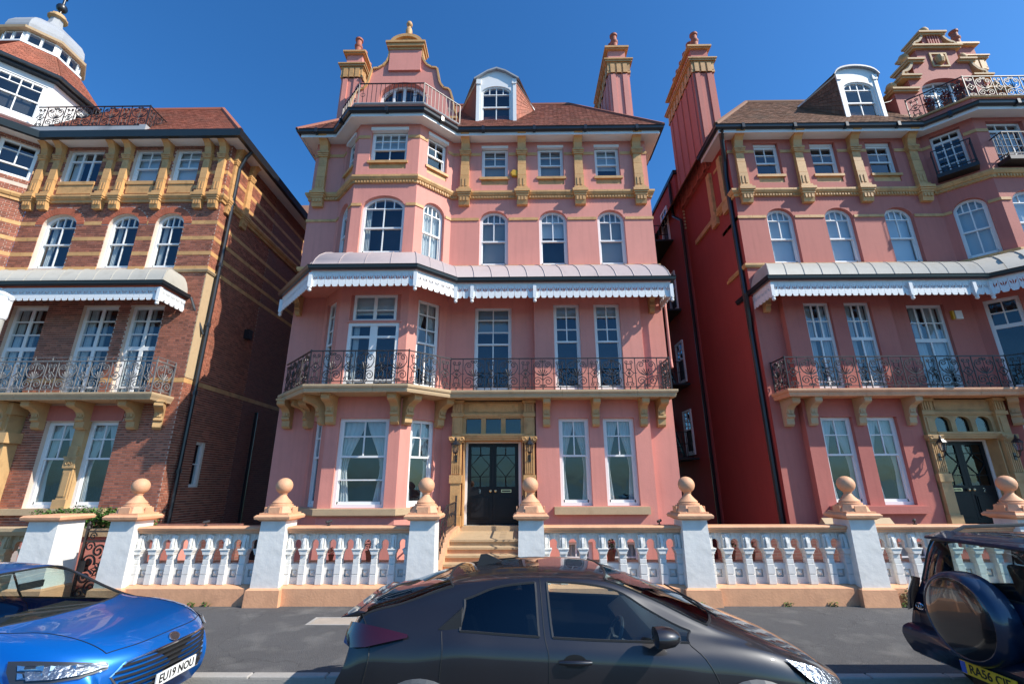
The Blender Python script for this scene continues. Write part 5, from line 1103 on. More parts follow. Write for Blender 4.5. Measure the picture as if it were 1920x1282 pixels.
def pier(x, label, ball=True, w=0.25, group='white gate piers along the pavement'):
    r = thing('gate_pier', label, 'pier', (x, 9.65, 0.1), group)
    b = MB(); b.frustum(x, 9.65, 0.08, 0.40, w+0.075, w+0.075, w+0.065, w+0.065); b.frustum(x, 9.65, 0.40, 0.43, w+0.065, w+0.065, w+0.02, w+0.02); b.build('base', 'peach', r)
    MB().frustum(x, 9.65, 0.43, 1.585, w+0.012, w+0.012, w-0.012, w-0.012).build('shaft', 'pierwhite', r)
    c = MB(); c.frustum(x, 9.65, 1.585, 1.62, w+0.01, w+0.01, w+0.06, w+0.06); c.frustum(x, 9.65, 1.62, 1.665, w+0.085, w+0.085, w+0.095, w+0.095); c.frustum(x, 9.65, 1.665, 1.70, w+0.095, w+0.095, w+0.06, w+0.06); c.build('cap', 'peach', r)
    if ball: bf = link(bpy.data.objects.new('ball_finial', FIN), r); bf.location = (0, 0, 1.70-0.1); bf.scale = (0.9, 0.9, 0.88)
    return r
PX = [-7.62, -4.70, -1.83, 0.25, 3.36, 6.52, 9.68]
PL = ['white pier with peach ball finial, right of the scrollwork gate', 'white pier with peach ball finial, second from the scrollwork gate, left of the bay window', 'white pier with ball finial at the left foot of the front steps',
      'white pier with ball finial at the right foot of the front steps', 'white pier with ball finial in front of the alley beside the rose house', 'white pier with ball finial left of the dark blue four by four', 'white pier with ball finial behind the dark blue four by four']
for x, l in zip(PX, PL): pier(x, l)
pier(-9.12, 'white pier with flat peach cap and no ball, left of the scrollwork gate', ball=False, w=0.30)
# --- balustrade
def f_bal(mb):
    mb.box(-0.064, 0.064, -0.095, 0.0, 0.0, 0.165); mb.box(-0.064, 0.064, -0.095, 0.0, 0.177, 0.345); mb.box(-0.058, 0.058, -0.075, 0.0, 0.16, 0.18)
    mb.box(-0.062, 0.062, -0.08, 0.06, 0.357, 0.435); mb.box(-0.062, 0.062, -0.08, 0.06, 0.445, 0.515); mb.box(-0.056, 0.056, -0.07, 0.05, 0.34, 0.53)
    mb.prism([(-0.066, 0.52), (-0.072, 0.55), (-0.092, 0.585), (-0.092, 0.60), (0.092, 0.60), (0.092, 0.585), (0.072, 0.55), (0.066, 0.52)], -0.115, 0.07)
    mb.box(-0.100, 0.100, -0.13, 0.08, 0.60, 0.625); mb.box(-0.066, 0.066, -0.06, 0.0, 0.625, 0.86)
    mb.prism([(0.0, 0.87), (-0.06, 0.87), (-0.085, 0.81), (-0.115, 0.71), (-0.115, 0.625), (0.0, 0.625)], -0.026, 0.026, axis='x'); mb.box(-0.058, -0.036, -0.08, 0, 0.64, 0.80); mb.box(0.036, 0.058, -0.08, 0, 0.64, 0.80)
def f_dado(mb):
    w = 0.19; mb.prism([(-w, 0), (w, 0), (w, 0.33), (0.12, 0.35), (-0.12, 0.35), (-w, 0.33)], -0.012, 0.17, holes=[[(-0.07, 0.115), (-0.07, 0.25), (0.07, 0.25), (0.07, 0.115)]])
    a = [mb.P(x, 0.03, z) for x, z in ((-0.066, 0.119), (0.066, 0.119), (0.066, 0.246), (-0.066, 0.246))]; p = mb.P(0, -0.03, 0.1825)
    for k in range(4): mb.f.append([a[k], a[(k+1) % 4], p])
def f_head(mb):
    w = 0.19; ar = [(0.080*math.cos(t), 0.70+0.08*math.sin(t)) for t in [math.pi*k/10 for k in range(11)]]
    mb.prism([(w, 0.90), (w, 0.60), (0.075, 0.60), (0.072, 0.64)]+ar+[(-0.072, 0.64), (-0.075, 0.60), (-w, 0.60), (-w, 0.90)], 0.0, 0.08)
    for x in (-0.055, 0.025): mb.prism([(x+0.0, 0.80), (x-0.008, 0.89), (x+0.038, 0.89), (x+0.03, 0.80)], -0.012, 0.0)
BAL, DADO, HEAD = shared('baluster', 'pierwhite', f_bal, bev=0.004), shared('dado_panel', 'pierwhite', f_dado), shared('arch_head', 'pierwhite', f_head)
def balustrade(x0, x1, label, n=7):
    r = thing('balustrade', label, 'balustrade', ((x0+x1)/2, 9.65, 0.1), 'white balustrade sections between the piers'); L = x1-x0
    p = MB(); p.prism([(9.9, 0.08), (9.44, 0.08), (9.44, 0.41), (9.52, 0.445), (9.6, 0.455), (9.9, 0.455)], x0+0.02, x1-0.02, axis='x'); p.build('plinth', 'peach', r)
    c = MB(); c.prism([(9.56, 1.355), (9.54, 1.37), (9.54, 1.40), (9.50, 1.42), (9.49, 1.45), (9.52, 1.475), (9.86, 1.475), (9.90, 1.45), (9.88, 1.355)], x0, x1, axis='x'); c.build('coping', 'peach', r)
    MB().box(x0, x1, 9.84, 10.12, 0.5, 0.80).build('ledge', 'peach', r)
    pt = L/n; s = pt/0.365
    for k in range(n):
        x = x0+pt*(k+0.5); place('dado_panel', DADO, (x, 9.65, 0.455), r, 0, (pt/0.38, 1, 1)); place('arch_head', HEAD, (x, 9.655, 0.455), r, 0, (pt/0.38, 1, 1))
    for k in range(n+1): place('baluster', BAL, (x0+pt*k+(0.0 if 0 < k < n else (0.05 if k == 0 else -0.05)), 9.65, 0.455), r, 0, (s, 1, 1))
    return r
for a, b, l in ((-7.62, -4.70, 'white pierced balustrade with peach coping right of the scrollwork gate, by the brick house'), (-4.70, -1.83, 'white pierced balustrade with peach coping in front of the bay window'),
                (0.25, 3.36, 'white pierced balustrade with peach coping right of the front steps, behind the grey hatchback'), (3.36, 6.52, 'white pierced balustrade with peach coping in front of the alley and rose house'), (6.52, 9.68, 'white pierced balustrade with peach coping partly hidden by the dark blue four by four')):
    balustrade(a+0.24, b-0.24, l)


# --- sandstone balustrade at the far left
r = thing('balustrade', 'weathered sandstone balustrade with arched openings at the left edge', 'balustrade', (-10.9, 9.65, 0.1))
MB().box(-12.6, -9.45, 9.45, 9.95, 0.08, 0.5).build('plinth', 'sandstone', r); MB().prism([(9.52, 1.32), (9.46, 1.40), (9.46, 1.46), (9.9, 1.46), (9.86, 1.32)], -12.6, -9.44, axis='x').build('coping', 'sandstone', r)
SH = shared("arch_head", "sandstone", f_head)
for k in range(7): place("arch_head", SH, (-12.4+0.44*k, 9.65, 0.43), r, 0, (1.15, 1, 1))
SB = shared('baluster', 'sandstone', f_bal)
for k in range(8): place('baluster', SB, (-12.62+0.44*k, 9.65, 0.46), r, 0, (1.15, 1, 1))
MB().box(-12.6, -9.45, 9.6, 9.9, 0.5, 0.8).build('dado', 'sandstone', r)
# --- scrollwork gate
r = thing('iron_gate', 'black wrought iron scrollwork gate between two white piers at left', 'gate', (-8.4, 9.8, 0.12))
gt = MB(); y = 9.95; xa, xb, za, zb = -8.74, -7.9, 0.18, 1.36
for x in (xa, xb): gt.box(x-0.022, x+0.022, y-0.022, y+0.022, 0.12, zb+0.05)
for z in (za, 1.18, zb): gt.box(xa, xb, y-0.015, y+0.015, z-0.015, z+0.015)
gt.build('gate_frame', 'iron', r)
def gtube(pts, rad=0.014): return MB().tube([(xa+0.42+p[0], y, 0.66+p[2]) for p in pts], rad, 5)
for k in range(8):
    a = math.pi/4*k+math.pi/8; ca, sa = math.cos(a), math.sin(a)
    gtube(spiral(0.29*ca, 0.36*sa, 0.14, 0.02, a+math.pi, a+math.pi+10.5, 26), 0.02).build('scroll', 'iron', r)
    b = math.pi/4*k; cb, sb = math.cos(b), math.sin(b)
    gtube([(0.03*cb, 0, 0.03*sb), (0.10*cb-0.035*sb, 0, 0.10*sb+0.035*cb), (0.17*cb, 0, 0.17*sb), (0.10*cb+0.035*sb, 0, 0.10*sb-0.035*cb), (0.03*cb, 0, 0.03*sb)], 0.015).build('petal', 'iron', r)
for sx in (-1, 1):
    for sz in (-1, 1): gtube([(p[0]+sx*0.30, 0, p[2]+sz*0.42) for p in spiral(0, 0, 0.10, 0.02, 0, 9, 16)], 0.014).build('scroll', 'iron', r)
    gtube([(p[0]+sx*0.28, 0, p[2]+0.61) for p in spiral(0, 0, 0.075, 0.015, 0, 9, 14)], 0.012).build('scroll', 'iron', r)
MB().lathe([(0.02, 1.36), (0.045, 1.42), (0.02, 1.47), (0.035, 1.50), (0.005, 1.56)], (xa, y), 8).build('gate_finial', 'iron', r)
MB().box(xa+0.02, xa+0.16, y-0.05, y+0.04, 0.62, 0.82).build('gate_lock', 'iron', r)
o = MB(); o.box(-10.3, -7.45, 13.1, 13.3, -1.7, 1.25); tag(o.build('alley_wall', 'brick_far'), 'dark brick wall closing the shaded alley beside the brick house', 'wall')
r = thing('alley_wall', 'low brick wall with stone coping at the mouth of the alley beside the rose house', 'wall', (7.0, 12.4, -1.7))
MB().box(4.95, 9.3, 12.3, 12.5, -1.7, 1.22).build('brickwork_wall', 'brick_far', r); MB().prism([(12.22, 1.22), (12.4, 1.42), (12.58, 1.22)], 7.6, 9.3, axis='x').build('coping', 'sandstone', r)
# --- front steps
r = thing('front_steps', 'peach stone steps with iron handrails leading up to the black double doors', 'steps', (-0.8, 11.5, 0.12))
xl, xr_ = -1.62, 0.04
MB().box(xl, xr_, 11.75, 14.05, 0.55, 1.0).build('landing', 'sandstone', r)
ys, z = 11.75, 1.0
for k in range(6):
    ys2 = ys-0.31; z -= 0.13
    MB().box(xl, xr_, ys2, ys+0.02, z-0.35, z-0.045).build('riser', 'peach', r); t = MB(); t.box(xl, xr_, ys2-0.035, ys-0.002, z-0.043, z); t.build('tread', 'sandstone', r); ys = ys2
t = MB(); t.box(xl, xr_, 11.715, 11.76, 0.955, 1.003); t.build('nosing', 'sandstone', r)
for x in (xl-0.20, xr_): MB().prism([(14.0, 0.2), (9.9, -0.6), (9.9, 0.28), (11.7, 1.05), (12.0, 1.12), (14.0, 1.16)], x, x+0.20, axis='x').build('side_wall', 'peach', r)
for x in (xl-0.10, xr_+0.10):
    h = MB(); zt = lambda yy: (1.12 if yy > 11.9 else 0.30+(yy-9.9)*0.42)
    h.tube([(x, 10.2, zt(10.2)+0.62), (x, 11.8, zt(11.8)+0.66), (x, 13.5, 1.78)], 0.022, 6)
    h.tube([(x, 10.2, zt(10.2)+0.12), (x, 11.8, zt(11.8)+0.14), (x, 13.5, 1.24)], 0.012, 4)
    for k in range(16): yy = 10.2+3.3*k/15; h.tube([(x, yy, zt(yy)-0.03), (x, yy, zt(yy)+0.64)], 0.010, 4)
    for k in range(8): yy = 10.3+0.42*k; h.tube([(x, yy+p[0], zt(yy)+0.36+p[2]) for p in spiral(0, 0, 0.10, 0.02, 0, 8, 14)], 0.010, 4)
    h.tube([(x, 13.5, 1.05), (x, 13.5, 1.95)], 0.026, 6); h.tube([(x, 10.2, 0.2), (x, 10.2, 1.15)], 0.026, 6)
    h.build('handrail', 'iron', r)
# --- plants
def leaves(mb, c, rad, n, size, flat=0.8):
    for _ in range(n):
        while True:
            v = Vector((random.uniform(-1, 1), random.uniform(-1, 1), random.uniform(-1, 1)))
            if v.length <= 1: break
        p = Vector(c)+Vector((v.x*rad[0], v.y*rad[1], v.z*rad[2])); a = random.uniform(0, 6.28); t = random.uniform(-0.9, 0.9); s = size*random.uniform(0.6, 1.3)
        e = Vector((math.cos(a), math.sin(a), t)).normalized(); f = e.cross(Vector((random.uniform(-0.4, 0.4), random.uniform(-0.4, 0.4), 1))).normalized()
        i = len(mb.v); mb.v += [tuple(p-e*s), tuple(p+f*s*0.45), tuple(p+e*s), tuple(p-f*s*0.45)]; mb.f.append([i, i+1, i+2, i+3])
    return mb
r = thing('hedge', 'green leafy hedge behind the scrollwork gate and its left pier', 'hedge', (-9.6, 10.8, 1.0))
hb = MB()
for k in range(26): leaves(hb, (-10.5+2.3*k/25, 10.8+random.uniform(-0.15, 0.15), 1.56+random.uniform(-0.06, 0.09)), (0.22, 0.22, 0.20), 240, 0.036)
hb.build('foliage', 'leaf', r); MB().box(-10.7, -7.3, 10.6, 11.0, -1.7, 1.20).build('planter', 'pink', r); MB().box(-10.72, -7.3, 10.55, 11.05, 1.20, 1.36).build('planter_coping', 'sandstone', r)
def potted(x, y, z, kind, label, s=1.0):
    r = thing('potted_plant', label, 'plant', (x, y, z), 'flower pots on the ledge behind the balustrade'); tb = lambda m: m
    MB().lathe([(0.055*s, z), (0.075*s, z+0.13*s), (0.085*s, z+0.135*s), (0.085*s, z+0.165*s), (0.07*s, z+0.165*s)], (x, y), 14).build('pot', 'pot', r, smooth=40)
    f = MB(); leaves(f, (x, y, z+0.26*s), (0.10*s, 0.10*s, 0.10*s), 120, 0.028*s); f.build('foliage', 'leaf_dark' if kind == 'dark' else 'leaf', r)
    if kind != 'dark':
        p = MB()
        for _ in range(16): leaves(p, (x+random.uniform(-0.09, 0.09)*s, y-0.05+random.uniform(-0.06, 0.06)*s, z+(0.26+random.uniform(-0.11, 0.13))*s), (0.022*s, 0.022*s, 0.02*s), 16, 0.016*s)
        p.build('petals', 'petal_red' if kind == 'red' else 'petal_pink', r)
    return r
potted(-5.47, 9.98, 0.80, 'pink', 'clay pot of coral pink flowers behind the balustrade by the brick house', 1.1)
potted(-5.86, 10.02, 0.80, 'red', 'clay pot of red flowers left of the coral pink pot behind the balustrade', 0.9)
potted(-2.96, 9.98, 0.80, 'dark', 'clay pot with dark purple foliage behind the balustrade below the bay window', 1.15)
potted(-3.75, 10.02, 0.80, 'red', 'small clay pot of red flowers left of the dark purple foliage pot', 0.7)
potted(1.84, 9.98, 0.80, 'pink', 'clay pot of trailing coral red flowers behind the balustrade right of the steps', 1.2)
potted(4.22, 10.0, 0.80, 'red', 'clay pot of red flowers second opening from the alley pier', 1.1); potted(4.62, 10.0, 0.80, 'pink', 'pale clay pot of pink flowers third opening from the alley pier', 0.95); potted(3.84, 10.05, 0.80, 'red', 'low green plant with few red flowers in the opening next to the alley pier', 0.75)
WL = ['small green weed at the foot of the plinth left of the second pier', 'tuft of weed at the plinth foot below the left balustrade', 'little weed sprouting by the left balustrade plinth end', 'small weed at the base of the alley pier', 'weed sprig at the plinth foot in front of the alley', 'tiny weed near the right end of the alley plinth', 'green weed at the base of the pier beside the four by four']
for (x, y), l in zip(((-6.35, 9.42), (-5.75, 9.42), (-6.0, 9.40), (3.3, 9.30), (4.9, 9.42), (5.7, 9.42), (6.95, 9.36)), WL):
    w_ = MB(); leaves(w_, (x, y, 0.16), (0.09, 0.04, 0.05), 36, 0.028); tag(w_.build('weed', 'leaf'), l, 'weed', 'weeds along the plinth')
w_ = MB(); leaves(w_, (7.08, 9.38, 0.27), (0.17, 0.05, 0.16), 160, 0.03); tag(w_.build('weed', 'leaf_dry'), 'dry brown bush of weed beside the pier next to the four by four', 'weed')
# small spotlights on the copings
for x, l in ((2.78, 'small black spotlight on the coping right of the front steps'), (-3.75, 'small black spotlight on the coping in front of the bay window'), (-6.2, 'small black spotlight on the coping by the brick house'), (7.75, 'small black spotlight on the coping beside the four by four')):
    s_ = MB(); s_.lathe([(0.035, 1.476), (0.035, 1.49), (0.012, 1.495), (0.012, 1.53)], (x, 9.72), 8); s_.tube([(x-0.04, 9.68, 1.54), (x+0.04, 9.76, 1.56)], 0.026, 8); tag(s_.build('spotlight', 'plastic'), l, 'light')
# lamp post at the left edge of the frame
r = thing('street_lamp', 'cream painted street lamp post cut off by the left edge', 'street lamp', (-7.86, 6.45, 0.12))
MB().lathe([(0.12, 0.12), (0.12, 0.6), (0.085, 0.7), (0.080, 4.66)], (-7.86, 6.45), 16).build('post', 'lead_cream', r, smooth=40)
MB().lathe([(0.09, 4.66), (0.10, 4.70), (0.10, 4.98), (0.085, 5.0)], (-7.86, 6.45), 16).build('collar', 'white', r, smooth=40); MB().tube([(-7.74, 6.45, 4.99), (-7.90, 6.45, 5.05), (-8.4, 6.45, 5.12), (-9.0, 6.45, 5.14)], [0.04, 0.06, 0.05, 0.05], 8).build('arm', 'white', r)

TL_ = ['maroon leaved shrub behind the rose house roof terrace railing, leftmost', 'maroon leaved shrub in the middle behind the roof terrace railing of the rose house', 'maroon leaved shrub under the arched gable window on the roof terrace']
for (x, y), l in zip(((15.05, 13.60), (15.38, 13.31), (15.64, 13.06)), TL_):
    r = thing('terrace_plant', l, 'plant', (x, y, 14.53), 'shrubs on the roof terrace')
    MB().lathe([(0.09, 14.53), (0.12, 15.18), (0.13, 15.2), (0.11, 15.2)], (x, y), 12).build('pot', 'pot', r, smooth=40); f = MB(); leaves(f, (x, y, 15.42), (0.15, 0.15, 0.24), 240, 0.045); f.build('foliage', 'leaf_maroon', r)
# ------------------------------------------------------------------ cars
def catmull(P, n):
    """P list of vectors -> n samples per span"""
    out = []; m = len(P)
    for i in range(m-1):
        p0 = P[i-1] if i > 0 else P[0]*2-P[1]; p1, p2 = P[i], P[i+1]; p3 = P[i+2] if i+2 < m else P[-1]*2-P[-2]
        for k in range(n):
            t = k/n; a = (p1-p0).length**0.5+1e-6; b = (p2-p1).length**0.5+1e-6; c = (p3-p2).length**0.5+1e-6
            m1 = (p2-p1)-b*((p2-p0)/(a+b)-(p1-p0)/a) if True else None; m2 = (p2-p1)+b*((p3-p2)/c-(p3-p1)/(b+c))
            m1 = (p2-p1)+b*((p1-p0)/a-(p2-p0)/(a+b)); 
            t2, t3 = t*t, t*t*t; out.append(p1*(2*t3-3*t2+1)+m1*(t3-2*t2+t)+p2*(-2*t3+3*t2)+m2*(t3-t2))
    out.append(P[-1].copy()); return out
NS, NR = 5, 4
def car_surface(net):
    rows = len(net[0]); st = [[Vector(p) for p in s] for s in net]
    A = [catmull([s[r] for s in st], NS) for r in range(rows)]
    G = []
    for i in range(len(A[0])): G.append(catmull([A[r][i] for r in range(rows)], NR))
    for row in G: row[0].y = 0.0
    return G
def car(name, label, net, loc, paint_, zones, axles, tyre_r=0.31, half=0.78, seams=(), group='cars parked along the kerb', arch='plastic_grey', cap=True, side_glass='car_glass', wells=0.36):
    root = thing(name, label, 'car', (loc[0], loc[1], 0.0), group); X0, Y0 = loc; G = car_surface(net)
    W = lambda p, s: (X0+p.x, Y0-s*p.y, p.z)          # s=+1 near side
    parts = {}
    def zone(i, j):
        for z in zones:
            nm, s0, s1, r0, r1 = z[:5]
            if s0*NS <= i < s1*NS and r0*NR <= j < r1*NR: return z
        return None
    for s in (1, -1):
        for i in range(len(G)-1):
            for j in range(len(G[0])-1):
                q = [G[i][j], G[i+1][j], G[i+1][j+1], G[i][j+1]]; c = (q[0]+q[1]+q[2]+q[3])/4
                if c.z < 0.72 and any((c.x-a)**2+(c.z-tyre_r)**2 < wells**2 for a in axles): continue
                z = zone(i, j); k = (z[0], s if (z[3] >= 2) else 0) if z else ('body', 0)
                parts.setdefault(k, (MB(), z))[0].face([W(v, s) for v in (q if s > 0 else q[::-1])])
    def weld(mb, nm, mt, par):
        o = mb.build(nm, mt, par); bm = bmesh.new(); bm.from_mesh(o.data); bmesh.ops.remove_doubles(bm, verts=bm.verts, dist=0.0008); bmesh.ops.recalc_face_normals(bm, faces=bm.faces); bm.to_mesh(o.data); bm.free()
        for p in o.data.polygons: p.use_smooth = True
        o.data.set_sharp_from_angle(angle=math.radians(60)); return o
    bmb = parts[('body', 0)][0]
    for end in ((0, len(G)-1) if cap else ()):
        r = G[end]; bmb.face([W(v, 1) for v in r]+[W(v, -1) for v in r[::-1][:-1]])
    body = weld(bmb, 'body', paint_, root)
    for k, (mb, z) in parts.items():
        if k[0] == 'body': continue
        o = weld(mb, k[0], z[5], root)
    # gaskets and seams: tubes along net lines
    def line(s0, s1, r0, r1, s):
        if r0 == r1: j = int(r0*NR); return [W(G[i][j], s) for i in range(int(s0*NS), int(s1*NS)+1)]
        i = int(s0*NS); return [W(G[i][j], s) for j in range(int(r0*NR), int(r1*NR)+1)]
    for s in (1, -1):
        for z in zones:
            if z[3] >= 2 and z[5].startswith('car_glass'):
                m = MB(); m.tube(line(z[1], z[2], z[3], z[3], s), 0.011, 4); m.tube(line(z[1], z[2], z[4], z[4], s), 0.011, 4); m.tube(line(z[1], z[1], z[3], z[4], s), 0.011, 4); m.tube(line(z[2], z[2], z[3], z[4], s), 0.011, 4); m.build('window_trim', 'plastic', root)
        for sm in seams: MB().tube(line(*sm, s), 0.0045, 4).build('panel_seam', 'ink', body)
    for z in zones:
        if z[3] == 0 and z[5].startswith('car_glass'):
            m = MB()
            for s in (1, -1): m.tube(line(z[1], z[2], z[4], z[4], s), 0.012, 4)
            for e in (z[1], z[2]): m.tube(line(e, e, 0, z[4], 1)[::-1]+line(e, e, 0, z[4], -1)[1:], 0.012, 4)
            m.build('glass_trim', 'plastic', root)
    for a in axles:
        for s in (1, -1):
            yw = Y0-s*half; cx = X0+a; d = -s
            t = MB(); pr = [(0.20, 0.0), (tyre_r-0.04, -0.01), (tyre_r-0.005, 0.02), (tyre_r, 0.05), (tyre_r, 0.15), (tyre_r-0.01, 0.19), (0.2, 0.21)]
            n = 36; rings = [[t.P(cx+r*math.cos(2*math.pi*k/n), yw+s*(0.03)-d*0+(-d)*0+s*(-q), tyre_r+r*math.sin(2*math.pi*k/n)) for k in range(n)] for r, q in pr]
            for A_, B_ in zip(rings, rings[1:]):
                for k in range(n): t.f.append([A_[k], A_[(k+1) % n], B_[(k+1) % n], B_[k]])
            tyre = t.build('wheel', 'rubber', root, smooth=40)
            rm = MB(); yr = yw+s*(-0.0)
            for k in range(10):
                an = 2*math.pi*k/10; ca, sa = math.cos(an), math.sin(an)
                rm.tube([(cx+0.04*ca, yw-s*0.02, tyre_r+0.04*sa), (cx+0.205*ca, yw-s*0.005, tyre_r+0.205*sa)], 0.018, 4)
            rm.tube([(cx+0.207*math.cos(2*math.pi*k/24), yw-s*0.0, tyre_r+0.207*math.sin(2*math.pi*k/24)) for k in range(24)], 0.014, 5, closed=True); rm.build('rim', 'alloy', tyre)
            am = MB(); pts = []
            for k in range(25):
                an = math.radians(-8+196*k/24); xx, zz = a+(wells+0.015)*math.cos(an), tyre_r+(wells+0.015)*math.sin(an)
                best = min((abs(v.x-xx)+abs(v.z-zz), v.y) for row in G for v in row if v.y > 0.4 and abs(v.x-xx) < 0.4 and abs(v.z-zz) < 0.3)[1] if zz > 0.15 else half+0.1
                pts.append((X0+xx, Y0-s*(best+0.004), zz))
            am.tube(pts, 0.034, 5); am.build('wheel_arch', arch, root)
            wm = MB(); wm.lathe([(0.01, 0), (0.40, 0)], n=8) if False else wm.box(cx-0.42, cx+0.42, min(yw, yw-s*-0.3), max(yw, yw-s*-0.3), 0.12, 0.72); wm.v = [(x, y+s*0.12, z) for x, y, z in wm.v]; wm.build('wheel_well', 'ink', root)
    return root, G, W
def cabin(root, X0, Y0, xf, xr, zb=0.62, wheel=True, seat_h=0.0):
    MB().box(X0+xr-0.7, X0+xf+0.75, Y0-0.72, Y0+0.72, zb-0.25, zb-0.2).build('cabin_floor', 'seat', root)
    d = MB(); d.prism([(X0+xf+0.30, zb), (X0+xf+0.26, zb+0.26), (X0+xf+0.40, zb+0.36), (X0+xf+0.95, zb+0.34), (X0+xf+0.95, zb)], Y0-0.70, Y0+0.70); d.build('dashboard', 'plastic', root)
    for nm, xs, ys in (('front_seat', xf-0.35, (-0.36, 0.36)), ('rear_seat', xr, (-0.36, 0.36))):
        for y in ys:
            s = MB(); c = Y0+y; x = X0+xs
            s.prism([(x, zb-0.2), (x-0.10, zb+0.02), (x-0.24, zb+0.48+seat_h), (x-0.33, zb+0.47+seat_h), (x-0.25, zb), (x-0.18, zb-0.2)], c-0.24, c+0.24); s.box(x-0.1, x+0.45, c-0.24, c+0.24, zb-0.2, zb-0.06)
            s.box(x-0.34, x-0.25, c-0.12, c+0.12, zb+0.50+seat_h, zb+0.68+seat_h); s.build(nm, 'seat', root, bev=0.02)
    if wheel:
        cx, cy, cz = X0+xf+0.12, Y0-0.36, zb+0.24; st = MB(); n = 28; tl = 0.42
        st.tube([(cx+0.18*math.sin(2*math.pi*k/n)*math.sin(tl), cy+0.18*math.cos(2*math.pi*k/n), cz+0.18*math.sin(2*math.pi*k/n)*math.cos(tl)) for k in range(n)], 0.017, 6, closed=True)
        for an in (0.2, math.pi-0.2, -math.pi/2): st.tube([(cx, cy, cz), (cx+0.17*math.sin(an)*math.sin(tl), cy+0.17*math.cos(an), cz+0.17*math.sin(an)*math.cos(tl))], 0.018, 4)
        st.tube([(cx-0.02, cy, cz), (cx+0.25, cy, cz-0.12)], 0.035, 6); st.build('steering_wheel', 'plastic', root, smooth=50)
def std(x, belt, w4=0.81, w5=0.865, w6=0.885, w7=0.875, zs=(0.62, 0.38, 0.20)):
    return [(x, w5, belt-0.10), (x, w6, zs[0]), (x, w7, zs[1]), (x, w7-0.07, zs[2])]
# ---- grey hatchback
net = [
 [(-2.12, 0, 0.93), (-2.11, .35, 0.93), (-2.04, .60, 0.93), (-2.03, .64, 0.92), (-2.00, .70, 0.91), (-2.00, .76, 0.80), (-2.08, .76, 0.62), (-2.10, .74, 0.42), (-2.02, .70, 0.28)],
 [(-1.99, 0, 1.135), (-1.98, .35, 1.13), (-1.93, .62, 1.105), (-1.88, .69, 1.06), (-1.83, .76, 0.99), (-1.80, .82, 0.86), (-1.84, .83, 0.62), (-1.86, .82, 0.40), (-1.80, .76, 0.24)],
 [(-1.68, 0, 1.235), (-1.67, .33, 1.23), (-1.60, .60, 1.20), (-1.52, .665, 1.155), (-1.46, .785, 1.02), (-1.46, .845, 0.88), (-1.5, .865, 0.62), (-1.5, .86, 0.40), (-1.5, .79, 0.22)],
 [(-1.25, 0, 1.372), (-1.23, .32, 1.367), (-1.17, .585, 1.335), (-1.06, .66, 1.245), (-1.08, .80, 1.035)]+std(-1.05, 1.03),
 [(-0.88, 0, 1.425), (-0.86, .31, 1.418), (-0.82, .57, 1.39), (-0.80, .642, 1.335), (-0.78, .81, 1.018)]+std(-0.75, 1.01),
 [(-0.50, 0, 1.445), (-0.49, .31, 1.44), (-0.47, .565, 1.415), (-0.46, .633, 1.375), (-0.44, .815, 0.998)]+std(-0.42, 0.99),
 [(-0.38, 0, 1.446), (-0.37, .31, 1.441), (-0.36, .565, 1.416), (-0.36, .632, 1.378), (-0.33, .815, 0.992)]+std(-0.3, 0.985),
 [(-0.05, 0, 1.437), (-0.05, .31, 1.432), (-0.06, .56, 1.405), (-0.04, .632, 1.362), (0.02, .815, 0.975)]+std(0.04, 0.97),
 [(0.22, 0, 1.408), (0.20, .31, 1.402), (0.16, .56, 1.378), (0.24, .636, 1.305), (0.40, .81, 0.962)]+std(0.42, 0.957),
 [(0.66, 0, 1.255), (0.63, .34, 1.25), (0.54, .60, 1.235), (0.50, .672, 1.155), (0.58, .80, 0.953)]+std(0.62, 0.947),
 [(1.14, 0, 1.062), (1.10, .36, 1.062), (0.96, .665, 1.045), (0.80, .72, 1.015), (0.76, .79, 0.948), (0.86, .85, 0.85), (0.96, .88, 0.62), (0.96, .87, 0.38), (0.96, .80, 0.2)],
 [(1.50, 0, 0.915), (1.48, .36, 0.912), (1.42, .66, 0.905), (1.42, .73, 0.885), (1.42, .79, 0.855), (1.44, .845, 0.76), (1.45, .868, 0.60), (1.45, .86, 0.38), (1.45, .79, 0.2)],
 [(1.90, 0, 0.755), (1.88, .35, 0.752), (1.81, .63, 0.74), (1.80, .67, 0.728), (1.79, .72, 0.71), (1.83, .77, 0.64), (1.86, .785, 0.54), (1.86, .775, 0.36), (1.84, .71, 0.2)],
 [(2.14, 0, 0.60), (2.12, .35, 0.595), (2.03, .60, 0.58), (2.01, .63, 0.57), (1.99, .67, 0.555), (2.00, .71, 0.50), (2.02, .72, 0.43), (2.02, .70, 0.32), (1.96, .64, 0.2)]]
zones = [('windscreen', 8, 10, 0, 2, 'car_glass'), ('rear_window', 1, 3, 0, 2, 'car_glass_dark'), ('rear_side_window', 3, 5, 3, 4, 'car_glass_dark'), ('front_side_window', 6, 10, 3, 4, 'car_glass')]
XC, YC = 0.64, 5.34; SCL = 1.06
root, G, W = car('parked_car', 'dark grey five door hatchback parked side on in the foreground', net, (XC, YC), 'paint_grey', zones, (-1.375, 1.22), seams=((5.4, 5.4, 2.5, 8), (2.6, 2.6, 4, 7), (10, 10, 4, 8), (2.6, 5.4, 8, 8), (1, 1, 2, 6), (11.4, 11.4, 3, 6)))
cabin(root, XC, YC, 0.12, -0.75); root.scale = (SCL, SCL, 1.012)
